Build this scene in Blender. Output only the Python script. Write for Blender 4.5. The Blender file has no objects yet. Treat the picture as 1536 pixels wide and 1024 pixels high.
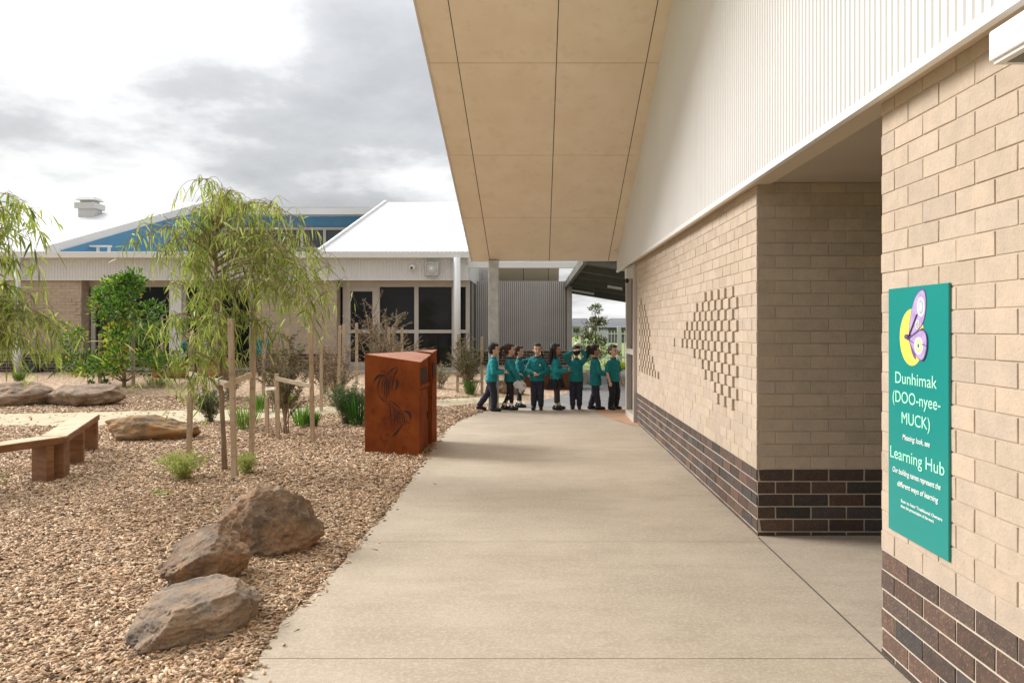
import bpy, bmesh, math, random
import numpy as np
from mathutils import Vector, Matrix, Quaternion, noise as mnoise
random.seed(7); RNG = np.random.default_rng(11)
EXPOSURE, CLOUD, SUNE, SKYSEED = 0.90, 1.0, 2.3, 48.7
S = bpy.context.scene; COL = S.collection
F, CX, CY, H = 1180.0, 803.0, 491.0, 1.42      # focal length in photo pixels, principal point, eye height

def sm(t):
    t = min(1, max(0, t)); return t*t*(3-2*t)
def terrain(x, y):                              # flat courtyard, garden rising gently to the raised classroom floor
    return 0.27*sm((y-14)/5.5)*sm((0.4-x)/1.6)
def at(px, py):                                 # a ground point seen at photo pixel (px, py)
    lo, hi = 1.5, 60.0
    for _ in range(50):
        Y = (lo+hi)/2; z = H+(CY-py)/F*Y
        if z > terrain((px-CX)/F*Y, Y): lo = Y
        else: hi = Y
    X = (px-CX)/F*lo
    return Vector((X, lo, terrain(X, lo)))
def PX(px, Y): return (px-CX)/F*Y
def PZ(py, Y): return H+(CY-py)/F*Y

# ---------------------------------------------------------------- scene objects
def tag(o, label=None, cat=None, group=None, kind=None):
    if label: o['label'] = label
    if cat: o['category'] = cat
    if group: o['group'] = group
    if kind: o['kind'] = kind
    return o
def thing(name, loc, label, cat, rz=0, group=None):
    o = bpy.data.objects.new(name, None); COL.objects.link(o)
    o.location = loc; o.rotation_euler = (0, 0, rz); o.empty_display_size = .1
    return tag(o, label, cat, group)
def link(name, me, parent=None):
    o = bpy.data.objects.new(name, me); COL.objects.link(o)
    if parent is not None: o.parent = parent
    return o

class MB:
    def __init__(s): s.v = []; s.f = []; s.m = []; s.c = []
    def add(s, vs, fs, mi=0, col=None):
        n = len(s.v); s.v += [tuple(v) for v in vs]; s.f += [tuple(i+n for i in f) for f in fs]
        s.m += [mi]*len(fs); s.c += [col or (1, 1, 1)]*len(vs); return s
    BF = [(0,3,2,1),(4,5,6,7),(0,1,5,4),(1,2,6,5),(2,3,7,6),(3,0,4,7)]
    def box(s, x0, x1, y0, y1, z0, z1, mi=0, col=None, j=0):
        vs = [(x0,y0,z0),(x1,y0,z0),(x1,y1,z0),(x0,y1,z0),(x0,y0,z1),(x1,y0,z1),(x1,y1,z1),(x0,y1,z1)]
        if j: vs = [tuple(c+random.uniform(-j, j) for c in v) for v in vs]
        return s.add(vs, s.BF, mi, col)
    def hexa(s, b, t, mi=0, col=None): return s.add(list(b)+list(t), s.BF, mi, col)
    def prism(s, pts, d, mi=0, col=None):       # polygon pts (3D) swept by vector d
        n = len(pts); d = Vector(d); a = [Vector(p) for p in pts]
        return s.add(a+[p+d for p in a], [tuple(range(n-1,-1,-1)), tuple(range(n,2*n))]+[(i,(i+1)%n,(i+1)%n+n,i+n) for i in range(n)], mi, col)
    def beam(s, p0, p1, w, h, mi=0, col=None, up=(0,0,1)):
        p0 = Vector(p0); p1 = Vector(p1); d = (p1-p0).normalized(); u = Vector(up)
        if abs(d.dot(u)) > .95: u = Vector((0,1,0))
        a = d.cross(u).normalized()*w/2; b = a.cross(d).normalized()*h/2
        return s.hexa([p0-a-b, p0+a-b, p1+a-b, p1-a-b], [p0-a+b, p0+a+b, p1+a+b, p1-a+b], mi, col)
    def tube(s, pts, rs, n=8, mi=0, col=None, cap=True):
        pts = [Vector(p) for p in pts]; k = len(pts); vs = []; pa = None
        for i, p in enumerate(pts):
            d = (pts[min(i+1,k-1)]-pts[max(i-1,0)]).normalized()
            if pa is None: pa = d.cross(Vector((0,0,1)) if abs(d.z) < .9 else Vector((1,0,0)))
            a = (pa-d*pa.dot(d)).normalized(); pa = a; b = d.cross(a); r = rs[i] if hasattr(rs, '__len__') else rs
            vs += [p+(a*math.cos(2*math.pi*q/n)+b*math.sin(2*math.pi*q/n))*r for q in range(n)]
        fs = [(i*n+q, i*n+(q+1)%n, (i+1)*n+(q+1)%n, (i+1)*n+q) for i in range(k-1) for q in range(n)]
        if cap: fs += [tuple(range(n-1,-1,-1)), tuple(range((k-1)*n, k*n))]
        return s.add(vs, fs, mi, col)
    def cap(s, p0, p1, r0, r1, n=10):           # tapered capsule
        p0 = Vector(p0); p1 = Vector(p1); d = (p1-p0).normalized() if (p1-p0).length > 1e-6 else Vector((0,0,1))
        P = []; R = []
        for t in (80, 55, 28, 0): P.append(p0-d*r0*math.sin(math.radians(t))); R.append(r0*math.cos(math.radians(t)))
        for t in (0, 28, 55, 80): P.append(p1+d*r1*math.sin(math.radians(t))); R.append(r1*math.cos(math.radians(t)))
        if (p1-p0).length < 1e-6: del P[4], R[4]
        return s.tube(P, R, n)
    def ell(s, c, r, n=12, rot=None):
        c = Vector(c); vs = []; fs = []; m = n//2+1
        for i in range(m+1):
            t = math.pi*(i+.0)/m; t = min(max(t, .12), math.pi-.12)
            for q in range(n):
                a = 2*math.pi*q/n; p = Vector((r[0]*math.sin(t)*math.cos(a), r[1]*math.sin(t)*math.sin(a), r[2]*math.cos(t)))
                vs.append(c+(rot @ p if rot else p))
        fs = [(i*n+q, (i+1)*n+q, (i+1)*n+(q+1)%n, i*n+(q+1)%n) for i in range(m) for q in range(n)]
        return s.add(vs, fs+[tuple(range(n)), tuple(range((m+1)*n-1, m*n-1, -1))])
    def rings(s, rg, n=16):                     # elliptical rings (cx,cy,cz,rx,ry)
        vs = [(c[0]+c[3]*math.cos(2*math.pi*q/n), c[1]+c[4]*math.sin(2*math.pi*q/n), c[2]) for c in rg for q in range(n)]
        k = len(rg)
        fs = [(i*n+q, i*n+(q+1)%n, (i+1)*n+(q+1)%n, (i+1)*n+q) for i in range(k-1) for q in range(n)]
        return s.add(vs, fs+[tuple(range(n-1,-1,-1)), tuple(range((k-1)*n, k*n))])
    def mesh(s, name, mats, smooth=False):
        me = bpy.data.meshes.new(name); me.from_pydata(s.v, [], s.f)
        for m in (mats if isinstance(mats, (list, tuple)) else [mats]): me.materials.append(m)
        me.polygons.foreach_set('material_index', s.m)
        if any(c != (1,1,1) for c in s.c):
            a = me.color_attributes.new('Col', 'FLOAT_COLOR', 'POINT')
            a.data.foreach_set('color', np.array([(c[0],c[1],c[2],1) for c in s.c], dtype=np.float32).ravel())
        if smooth: me.polygons.foreach_set('use_smooth', [True]*len(s.f))
        me.update(); return me
    def build(s, name, mats, parent=None, smooth=False, bevel=0):
        o = link(name, s.mesh(name, mats, smooth), parent)
        if bevel:
            b = o.modifiers.new('bevel', 'BEVEL'); b.width = bevel; b.segments = 2; b.limit_method = 'ANGLE'
        return o
    def fuse(s, name, mat, parent, vox, it=4, wr=0):  # closed pieces fused into one continuous skin
        o = link(name, s.mesh(name, mat))
        r = o.modifiers.new('r', 'REMESH'); r.mode = 'VOXEL'; r.voxel_size = vox; r.use_smooth_shade = True
        if it: q = o.modifiers.new('s', 'SMOOTH'); q.factor = .5; q.iterations = it
        dg = bpy.context.evaluated_depsgraph_get(); dg.update()
        me = bpy.data.meshes.new_from_object(o.evaluated_get(dg)); me.name = name
        me.polygons.foreach_set('use_smooth', [True]*len(me.polygons))
        if wr:                                  # soft cloth folds
            off = random.uniform(0, 50)
            nn = [v.normal.copy() for v in me.vertices]; cc = [v.co.copy() for v in me.vertices]
            for v, nv, q in zip(me.vertices, nn, cc):
                v.co = q+nv*wr*(mnoise.noise((q.x*13+off, q.y*13, q.z*24))+.6*mnoise.noise((q.x*30, q.y*30+off, q.z*22)))
        o.modifiers.clear(); o.data = me; o.parent = parent
        return o

def npmesh(name, V, faces, C, mat, smooth=False):
    """V (n,3); faces: list of int arrays (m,k); C (n,3) colours"""
    me = bpy.data.meshes.new(name); me.vertices.add(len(V)); me.vertices.foreach_set('co', np.asarray(V, np.float32).ravel())
    nl = sum(f.size for f in faces); npoly = sum(len(f) for f in faces)
    me.loops.add(nl); me.polygons.add(npoly)
    me.loops.foreach_set('vertex_index', np.concatenate([f.ravel() for f in faces]).astype(np.int32))
    tot = np.concatenate([np.full(len(f), f.shape[1], np.int32) for f in faces])
    me.polygons.foreach_set('loop_start', (np.cumsum(tot)-tot).astype(np.int32)); 
    try: me.polygons.foreach_set('loop_total', tot)
    except Exception: pass
    if C is not None:
        a = me.color_attributes.new('Col', 'FLOAT_COLOR', 'POINT')
        a.data.foreach_set('color', np.concatenate([C, np.ones((len(C),1))], 1).astype(np.float32).ravel())
    me.materials.append(mat)
    if smooth: me.polygons.foreach_set('use_smooth', np.ones(npoly, bool))
    me.update(calc_edges=True); me.validate(); return me

# ---------------------------------------------------------------- materials
def newmat(name):
    m = bpy.data.materials.new(name); m.use_nodes = True; nt = m.node_tree
    return m, nt, nt.nodes, nt.links, nt.nodes['Principled BSDF']
def mixc(nt, fac, a, b, mode='MIX'):
    n = nt.nodes.new('ShaderNodeMix'); n.data_type = 'RGBA'; n.blend_type = mode
    for s, v in ((n.inputs[0], fac), (n.inputs[6], a), (n.inputs[7], b)):
        if hasattr(v, 'is_linked') or hasattr(v, 'links'): nt.links.new(v, s)
        elif isinstance(v, (int, float)): s.default_value = v
        else: s.default_value = (*v, 1)
    return n.outputs[2]
def ramp(nt, fac, stops):
    r = nt.nodes.new('ShaderNodeValToRGB'); nt.links.new(fac, r.inputs[0]); e = r.color_ramp.elements
    while len(e) < len(stops): e.new(.5)
    for q, (p, c) in zip(e, stops): q.position = p; q.color = (*c, 1) if hasattr(c, '__len__') else (c, c, c, 1)
    return r.outputs[0]
def tnoise(nt, scale, detail=5, rough=.55, vec=None, stretch=None):
    t = nt.nodes.new('ShaderNodeTexNoise'); t.inputs['Scale'].default_value = scale; t.inputs['Detail'].default_value = detail
    t.inputs['Roughness'].default_value = rough
    if vec is None: vec = nt.nodes.new('ShaderNodeTexCoord').outputs['Object']
    if stretch:
        mp = nt.nodes.new('ShaderNodeMapping'); mp.inputs['Scale'].default_value = stretch; nt.links.new(vec, mp.inputs[0]); vec = mp.outputs[0]
    nt.links.new(vec, t.inputs['Vector']); return t.outputs['Fac']
def bump(nt, h, p, strength, dist=.01, prev=None):
    b = nt.nodes.new('ShaderNodeBump'); b.inputs['Strength'].default_value = strength; b.inputs['Distance'].default_value = dist
    nt.links.new(h, b.inputs['Height'])
    if prev is not None: nt.links.new(prev, b.inputs['Normal'])
    nt.links.new(b.outputs[0], p.inputs['Normal']); return b.outputs[0]
def mat(name, c1, c2=None, scale=4, rough=.7, b=.0, bs=40, bd=.004, metal=0, attr=False, c3=None, s3=60, f3=.5, stretch=None, spec=.5, lo=.35, hi=.65):
    m, nt, N, L, p = newmat(name)
    col = None
    if c2 is not None: col = ramp(nt, tnoise(nt, scale, 6, .6, stretch=stretch), [(lo, c1), (hi, c2)])
    if c3 is not None:
        f = ramp(nt, tnoise(nt, s3, 3, .6), [(.56, 0.0), (.66, f3)])
        col = mixc(nt, f, col if col is not None else c1, c3)
    if attr:
        a = N.new('ShaderNodeVertexColor'); a.layer_name = 'Col'
        col = mixc(nt, 1.0, col if col is not None else c1, a.outputs[0], 'MULTIPLY')
    if col is None: p.inputs['Base Color'].default_value = (*c1, 1)
    else: L.new(col, p.inputs['Base Color'])
    p.inputs['Roughness'].default_value = rough; p.inputs['Metallic'].default_value = metal
    p.inputs['Specular IOR Level'].default_value = spec
    if b: bump(nt, tnoise(nt, bs, 6, .65, stretch=stretch), p, b, bd)
    return m
def leafmat(name, tr=.35, rough=.45):
    m, nt, N, L, p = newmat(name)
    a = N.new('ShaderNodeVertexColor'); a.layer_name = 'Col'
    L.new(a.outputs[0], p.inputs['Base Color']); p.inputs['Roughness'].default_value = rough; p.inputs['Specular IOR Level'].default_value = .35
    t = N.new('ShaderNodeBsdfTranslucent'); L.new(mixc(nt, 1.0, a.outputs[0], (1.1, 1.15, .7), 'MULTIPLY'), t.inputs[0])
    x = N.new('ShaderNodeMixShader'); x.inputs[0].default_value = tr
    L.new(p.outputs[0], x.inputs[1]); L.new(t.outputs[0], x.inputs[2]); L.new(x.outputs[0], N['Material Output'].inputs[0])
    return m

M = {}
M['brick'] = mat('cream_brick', (.88,.89,.90), (1.02,1.01,1), 11, .85, .7, 80, .005, attr=True, c3=(.76,.73,.69), s3=38, f3=.3)
M['mortar'] = mat('cream_mortar', (.42,.335,.25), (.50,.405,.305), 14, .95, .4, 120, .003)
M['dbrick'] = mat('dark_brick', (.75,.75,.8), (1.15,1.05,1), 22, .8, .7, 110, .004, attr=True, c3=(3.2,2.6,2.1), s3=110, f3=.6)
M['dmortar'] = mat('pale_mortar', (.47,.40,.31), (.55,.47,.375), 14, .95, .4, 120, .003)
M['white'] = mat('white_steel', (.74,.73,.715), (.78,.77,.755), 1.5, .38, .05, 6, .002)
M['clad'] = mat('white_cladding', (.66,.645,.63), (.70,.685,.67), .8, .45)
M['roof'] = mat('white_roof', (.60,.60,.605), (.66,.66,.66), .6, .45)
M['trim'] = mat('beige_trim', (.62,.56,.50), (.66,.60,.54), 2, .5)
M['under'] = mat('beige_underside', (.60,.50,.38), (.64,.54,.42), 2, .6)
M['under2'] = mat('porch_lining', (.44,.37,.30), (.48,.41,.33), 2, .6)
M['ply'] = mat('tan_soffit_board', (.80,.67,.53), (.85,.735,.60), 2.2, .55, .06, 30, .002, c3=(.72,.585,.45), s3=5.5, f3=.4)
M['dark'] = mat('dark_gap', (.02,.017,.014), rough=.9)
M['taupe'] = mat('taupe_frame', (.50,.45,.40), (.54,.49,.44), 3, .45)
M['glass'] = mat('dark_glass', (.008,.008,.009), (.02,.02,.021), .5, .04, spec=.22)
M['blue'] = mat('blue_panel', (.085,.245,.40), (.10,.28,.45), 1.2, .45)
M['navyglass'] = mat('grey_glass', (.05,.055,.06), (.09,.095,.10), .8, .1)
M['batten'] = mat('taupe_batten', (.50,.455,.43), (.55,.50,.475), 2, .55)
M['galv'] = mat('galvanised_steel', (.40,.41,.41), (.56,.57,.56), 9, .45, .05, 30, .002, metal=.5)
M['dsteel'] = mat('dark_steel', (.09,.09,.075), (.13,.125,.105), 2, .55)
M['corten'] = mat('rusted_steel', (.14,.028,.006), (.265,.068,.014), 3.2, .85, .25, 60, .002, c3=(.10,.018,.005), s3=9, f3=.5, lo=.3, hi=.7, spec=.12)
M['cortentop'] = mat('rusted_steel_top', (.30,.10,.045), (.40,.155,.075), 4, .65, .15, 60, .002, c3=(.25,.08,.03), s3=12, f3=.5)
M['cut'] = mat('motif_cut', (.035,.012,.006), rough=.9)
M['timber'] = mat('hardwood', (.165,.07,.028), (.28,.135,.06), 3, .65, .25, 14, .003, stretch=(1,1,7), c3=(.16,.07,.03), s3=7, f3=.6)
M['timbertop'] = mat('pale_hardwood', (.50,.34,.20), (.64,.48,.32), 6, .7, .25, 22, .003, c3=(.30,.18,.09), s3=10, f3=.5)
M['stake'] = mat('stake_timber', (.40,.30,.20), (.56,.45,.33), 9, .85, .3, 30, .003, stretch=(1,1,.15), c3=(.24,.17,.11), s3=16, f3=.5)
M['hess'] = mat('tie_board', (.55,.46,.33), (.66,.57,.43), 10, .85, .25, 60, .003)
M['drust'] = mat('dark_rusted_steel', (.085,.032,.016), (.13,.05,.024), 4, .85, spec=.15)
M['joint'] = mat('joint_filler', (.15,.125,.10), rough=.95)
M['asphalt'] = mat('asphalt', (.17,.165,.16), (.24,.23,.22), 1.4, .9, .3, 160, .004)
M['sand'] = mat('granitic_sand', (.40,.34,.21), (.50,.43,.285), 3, .95, .4, 120, .006, c3=(.32,.24,.13), s3=25, f3=.4)
M['terra'] = mat('red_concrete', (.40,.23,.13), (.50,.30,.18), 3, .85, .2, 120, .003)
M['grassground'] = mat('field_grass', (.13,.20,.045), (.24,.30,.09), .6, .95, .4, 30, .02, c3=(.33,.31,.14), s3=2.5, f3=.6)
M['bark'] = mat('bark', (.20,.13,.085), (.34,.25,.18), 12, .85, .4, 40, .004, stretch=(1,1,.25))
M['leaf'] = leafmat('leaf', .45); M['leaf2'] = leafmat('small_leaf', .25, .5)
M['skin'] = mat('skin', (.60,.36,.25), rough=.5); M['skin2'] = mat('brown_skin', (.36,.19,.12), rough=.5)
M['hair'] = mat('black_hair', (.010,.007,.006), (.022,.014,.010), 60, .75, .4, 120, .003, stretch=(4,4,1))
M['hair2'] = mat('brown_hair', (.028,.015,.009), (.06,.032,.018), 60, .75, .4, 120, .003, stretch=(4,4,1))
M['teal'] = mat('teal_fleece', (.004,.145,.16), (.008,.20,.215), 16, .9, .45, 24, .014)
M['teal2'] = mat('bright_teal_fleece', (.008,.21,.235), (.012,.26,.285), 16, .9, .45, 24, .014)
M['navy'] = mat('navy_cloth', (.017,.018,.032), (.032,.033,.052), 14, .9, .4, 24, .012)
M['black'] = mat('black_cloth', (.008,.008,.010), (.018,.017,.019), 14, .85, .35, 24, .010)
M['tights'] = mat('brown_tights', (.045,.03,.024), (.06,.04,.032), 20, .7)
M['shoe'] = mat('black_shoe', (.010,.010,.011), rough=.4)
M['sock'] = mat('white_sock', (.75,.74,.72), rough=.9)
M['bag'] = mat('pale_bag', (.50,.49,.52), (.74,.72,.74), 14, .35, .5, 20, .01, c3=(.16,.15,.17), s3=18, f3=.7)
M['eye'] = mat('eye', (.01,.008,.007), rough=.2); M['lip'] = mat('lip', (.42,.17,.14), rough=.5)
M['sign'] = mat('green_sign', (.003,.225,.20), (.004,.235,.21), 1, .28)
M['mint'] = mat('mint_letters', (.42,.85,.62), rough=.5); M['wht'] = mat('white_letters', (.82,.88,.85), rough=.5)
M['moon'] = mat('yellow_print', (.85,.55,.06), (.92,.68,.14), 30, .5); M['lilac'] = mat('lilac_print', (.34,.25,.48), (.46,.37,.60), 22, .5)
M['violet'] = mat('violet_print', (.12,.075,.22), rough=.5); M['cream'] = mat('cream_print', (.80,.74,.62), rough=.5)
M['plastic'] = mat('grey_plastic', (.58,.57,.55), rough=.5); M['blackp'] = mat('black_plastic', (.02,.02,.022), rough=.5)
M['orange'] = mat('orange_timber', (.42,.15,.05), (.52,.21,.08), 4, .6)
M['fence'] = mat('pale_fence', (.66,.64,.58), rough=.6)
M['farroof'] = mat('grey_roof_far', (.11,.115,.125), (.14,.145,.155), .5, .8); M['farwall'] = mat('far_wall', (.50,.47,.43), rough=.9)

def concrete_mat():
    m, nt, N, L, p = newmat('broomed_concrete')
    c = ramp(nt, tnoise(nt, .9, 7, .62), [(.32, (.365,.298,.22)), (.52, (.435,.362,.272)), (.7, (.50,.425,.33))])
    c = mixc(nt, ramp(nt, tnoise(nt, 260, 2, .5), [(.50, 0.0), (.66, .6)]), c, (.25,.195,.14))
    c = mixc(nt, ramp(nt, tnoise(nt, 3.2, 8, .7, stretch=(.5,1.6,1)), [(.47, 0.0), (.68, .6)]), c, (.325,.258,.185))
    c = mixc(nt, ramp(nt, tnoise(nt, 55, 5, .7), [(.48, 0.0), (.64, .5)]), c, (.54,.47,.375))
    L.new(c, p.inputs['Base Color']); p.inputs['Roughness'].default_value = .88
    b1 = bump(nt, tnoise(nt, 14, 4, .6, stretch=(.35,2.2,1)), p, .35, .010)
    bump(nt, tnoise(nt, 190, 4, .6), p, .55, .003, b1)
    return m
M['concrete'] = concrete_mat()
def mulch_mat():
    m, nt, N, L, p = newmat('wood_chip_mulch')
    tc = N.new('ShaderNodeTexCoord').outputs['Object']
    v = N.new('ShaderNodeTexVoronoi'); v.inputs['Scale'].default_value = 38; v.inputs['Randomness'].default_value = 1
    mp = N.new('ShaderNodeMapping'); mp.inputs['Scale'].default_value = (1, .55, 1); mp.inputs['Rotation'].default_value = (0,0,.5); L.new(tc, mp.inputs[0]); L.new(mp.outputs[0], v.inputs['Vector'])
    sp = N.new('ShaderNodeSeparateColor'); L.new(v.outputs['Color'], sp.inputs[0])
    c = ramp(nt, sp.outputs[0], [(0, (.20,.125,.07)), (.35, (.40,.26,.155)), (.7, (.55,.39,.25)), (1, (.70,.54,.38))])
    c = mixc(nt, ramp(nt, tnoise(nt, .7, 4), [(.35, .0), (.7, .35)]), c, (.33,.215,.13))
    L.new(c, p.inputs['Base Color']); p.inputs['Roughness'].default_value = .9
    bump(nt, v.outputs['Distance'], p, .8, .02)
    return m
M['mulch'] = mulch_mat()
def chip_mat():
    m, nt, N, L, p = newmat('wood_chips'); a = N.new('ShaderNodeVertexColor'); a.layer_name = 'Col'
    L.new(mixc(nt, 1.0, ramp(nt, tnoise(nt, 70, 3), [(.3, (.8,.8,.8)), (.7, (1.1,1.1,1.1))]), a.outputs[0], 'MULTIPLY'), p.inputs['Base Color']); p.inputs['Roughness'].default_value = .85
    return m
M['chips'] = chip_mat()
def rock_mat(name, base, warm, dark, lich):
    m, nt, N, L, p = newmat(name)
    c = ramp(nt, tnoise(nt, 5, 8, .65), [(.33, dark), (.5, base), (.66, warm)])
    c = mixc(nt, ramp(nt, tnoise(nt, 14, 6, .7), [(.52, 0.0), (.64, .7)]), c, lich)
    c = mixc(nt, ramp(nt, tnoise(nt, 90, 4, .6), [(.55, 0.0), (.68, .7)]), c, dark)
    L.new(c, p.inputs['Base Color']); p.inputs['Roughness'].default_value = .93
    b1 = bump(nt, tnoise(nt, 18, 9, .75), p, .6, .04); bump(nt, tnoise(nt, 80, 6, .75), p, .75, .008, b1)
    return m
M['rock'] = rock_mat('basalt_rock', (.27,.172,.105), (.41,.225,.11), (.11,.08,.06), (.38,.31,.22))
M['rock2'] = rock_mat('grey_basalt_rock', (.33,.235,.16), (.44,.295,.185), (.10,.088,.076), (.26,.24,.205))
M['rock3'] = rock_mat('orange_rock', (.30,.19,.10), (.50,.24,.07), (.14,.10,.06), (.38,.30,.17))
M['rock4'] = rock_mat('tan_rock', (.27,.19,.125), (.37,.24,.15), (.15,.10,.07), (.33,.27,.20))
# ================================================================ children
def person(loc, rz, hgt, label, arms, legs, hair='short', skin='skin', hairm='hair', top='teal', lower='navy', kind='trousers', sleeves='long', socks=False, tilt=(0,0), turn=0, lean=0, hood=False, badge=False, group=None, hem=.50, seat=False, collar='navy'):
    """arms: ((elbow),(wrist),(hand dir)) right then left; legs: (hip,knee,ankle,toe) right then left; forward is +y, all for 1.15 m"""
    k = hgt*.972/1.15; r = thing('person', loc, label, 'person', rz, group); r.scale = (1,1,1)
    V = lambda p: Vector(p)*k
    Lz = lambda p: Vector((p[0], p[1]+lean*(p[2]-.5), p[2]))*k if p[2] > .5 else Vector(p)*k
    HC = Vector((tilt[0], tilt[1]+lean*.53, 0))
    R = Matrix.Rotation(turn, 3, 'Z')
    def hd(p): q = R @ Vector((p[0], p[1], p[2]-1.0)); return (Vector((q.x, q.y, q.z+1.0))+HC)*k
    b = MB()
    # head: skull, face, jaw, nose, ears, brow
    def el(c, rr): b.ell(hd(c), Vector(rr)*k, 14, R)
    el((0,-.012,1.062),(.070,.084,.084)); el((0,.020,1.012),(.055,.058,.066)); el((0,.040,.972),(.032,.034,.026)); el((0,.082,1.012),(.0105,.014,.012)); el((0,.076,1.030),(.007,.010,.020))
    el((.030,.054,1.000),(.022,.018,.022)); el((-.030,.054,1.000),(.022,.018,.022))
    for s in (-1, 1): el((.070*s,-.006,1.022),(.010,.020,.027))
    b.cap(Lz((0,-.012,.86)), (hd((0,-.005,.99))), .040*k, .036*k)
    b.cap(Lz((0,0,.60)), Lz((0,0,.80)), .082*k, .088*k); b.cap(Lz((-.085,0,.83)), Lz((.085,0,.83)), .040*k, .040*k)
    b.cap(V((-.035,0,.54)), V((.035,0,.54)), .065*k, .065*k)
    for sd, (e, w, hdir) in zip((1, -1), arms):
        sh = Lz((.115*sd, 0, .835)); e = Lz(e); w = Lz(w); b.cap(sh, e, .034*k, .028*k); b.cap(e, w, .027*k, .0195*k)
        hn = Vector(hdir).normalized(); f_ = (w-e).normalized(); sx = hn.cross(Vector((0,0,1)) if abs(hn.z) < .8 else Vector((1,0,0))).normalized(); up = sx.cross(hn)
        pc = w+hn*.034*k; b.cap(w, pc+hn*.010*k, .0185*k, .020*k); b.cap(pc-sx*.013*k, pc+sx*.013*k, .014*k, .014*k)
        for q, (o, ln) in enumerate(((-.021,.040),(-.007,.046),(.007,.044),(.020,.035))):   # four fingers, curled a little
            a0 = pc+sx*o*k+hn*.016*k; a1 = a0+(hn*.9-up*.25)*ln*.55*k; a2 = a1+(hn*.55-up*.75)*ln*.5*k
            b.cap(a0, a1, .0072*k, .0066*k, 6); b.cap(a1, a2, .0066*k, .0055*k, 6)
        t0 = w+hn*.018*k-sx*.016*k; t1 = t0+(hn*.5-sx*.75-up*.3)*.026*k; b.cap(t0, t1, .0085*k, .0075*k, 6); b.cap(t1, t1+(hn*.9-sx*.1-up*.2)*.020*k, .0075*k, .006*k, 6)
    for hip, kn, an, toe in legs:
        b.cap(V(hip)-Vector((0,0,.03))*k, V(kn), .058*k, .043*k); b.cap(V(kn), V(an), .042*k, .026*k)
        b.cap(V(an)-Vector((0,0,.02))*k, V(an)*.5+V(toe)*.5-Vector((0,0,.012))*k, .024*k, .018*k)
    b.fuse('body', M[skin], r, .0058*k, 3)
    # face
    for s in (-1, 1): MB().ell(hd((.027*s,.0735,1.035)), Vector((.0095,.0055,.006))*k, 8, R).build('eye', M['eye'], r, True)
    f = MB(); f.ell(hd((0,.0735,.981)), Vector((.017,.006,.0045))*k, 8, R); f.build('mouth', M['lip'], r, True)
    for s in (-1, 1): MB().ell(hd((.028*s,.073,1.055)), Vector((.015,.005,.0032))*k, 8, R).build('eyebrow', M['eye'], r, True)
    # hair
    h = MB()
    def hl(c, rr): h.ell(hd(c), Vector(rr)*k, 14, R)
    def hc(p, q, r0, r1): h.cap(hd(p), hd(q), r0*k, r1*k)
    hl((0,-.030,1.076),(.077,.086,.083)); hl((0,.028,1.114),(.056,.046,.031)); hl((0,-.055,1.02),(.066,.050,.06))
    for s in (-1, 1): hc((.066*s,.005,1.075),(.070*s,-.010,1.03),.014,.010)
    if hair == 'pony': hl((0,-.118,1.085),(.024,.022,.026)); hc((0,-.125,1.085),(0,-.165,1.03),.028,.034); hc((0,-.165,1.03),(.005,-.160,.90),.034,.016)
    if hair == 'puff': hl((0,-.120,1.090),(.042,.048,.050)); hc((0,-.13,1.07),(0,-.150,.93),.040,.028)
    if hair == 'long':
        for x in (-.055,-.02,.02,.055): hc((x,-.07,1.06),(x*1.1,-.095,.80),.034,.022)
        for s in (-1, 1): hc((.068*s,-.02,1.06),(.078*s,.0,.84),.026,.016)
    if hair == 'braid': hc((-.055,-.045,1.05),(-.082,-.01,.97),.022,.020); hc((-.082,-.01,.97),(-.095,.012,.90),.019,.012); hl((-.098,.015,.885),(.013,.013,.020))
    h.fuse('hair', M[hairm], r, .0075*k, 3)
    # upper garment
    t = MB(); fl = 1.0
    rg = [(0,0,hem,.130 if kind != 'coat' else .148,.104),(0,0,hem+.03,.134,.107),(0,0,.62,.124,.098),(0,0,.70,.122,.095),(0,0,.78,.125,.093),(0,0,.835,.118,.084),(0,-.004,.872,.075,.062),(0,-.006,.905,.046,.046)]
    t.rings([(c[0]*k, (c[1]+lean*max(0,c[2]-.5))*k, c[2]*k, c[3]*k, c[4]*k) for c in rg], 20)
    for sd, (e, w, hdir) in zip((1, -1), arms):
        sh = Lz((.108*sd, 0, .830)); e = Lz(e); w = Lz(w); t.cap(sh, e, .052*k, .045*k)
        if sleeves == 'long': t.cap(e, e.lerp(w, .5), .044*k, .043*k); t.cap(e.lerp(w,.45), e.lerp(w, .90), .043*k, .031*k)
    if hood: t.cap(Lz((-.06,-.065,.875)), Lz((.06,-.065,.875)), .034*k, .034*k); t.cap(Lz((-.055,-.05,.88)), Lz((-.05,.03,.875)), .026*k, .024*k); t.cap(Lz((.055,-.05,.88)), Lz((.05,.03,.875)), .026*k, .024*k)
    if sleeves == 'short':
        t = MB(); t.rings([(c[0]*k,(c[1])*k,c[2]*k,c[3]*k*.97,c[4]*k*1.0) for c in rg], 20)
        for sd, (e, w, hdir) in zip((1, -1), arms): sh = Lz((.108*sd,0,.83)); e = Lz(e); t.cap(sh, sh.lerp(e, .80), .050*k, .050*k)
    t.fuse('polo_shirt' if sleeves == 'short' else 'jumper', M[top], r, .0085*k, 3, .0075)
    c_ = MB(); c_.rings([(0,(-.006+lean*.4)*k,.888*k,.052*k,.052*k),(0,(-.004+lean*.41)*k,.918*k,.049*k,.051*k),(0,(-.003+lean*.41)*k,.919*k,.040*k,.042*k),(0,(-.004+lean*.4)*k,.89*k,.040*k,.04*k)], 18).build('collar', M[collar], r, True)
    if badge: MB().ell(Lz((-.058,.092,.775)), Vector((.014,.010,.016))*k, 10).build('badge', M['wht'], r, True)
    # lower garment
    l = MB()
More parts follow.
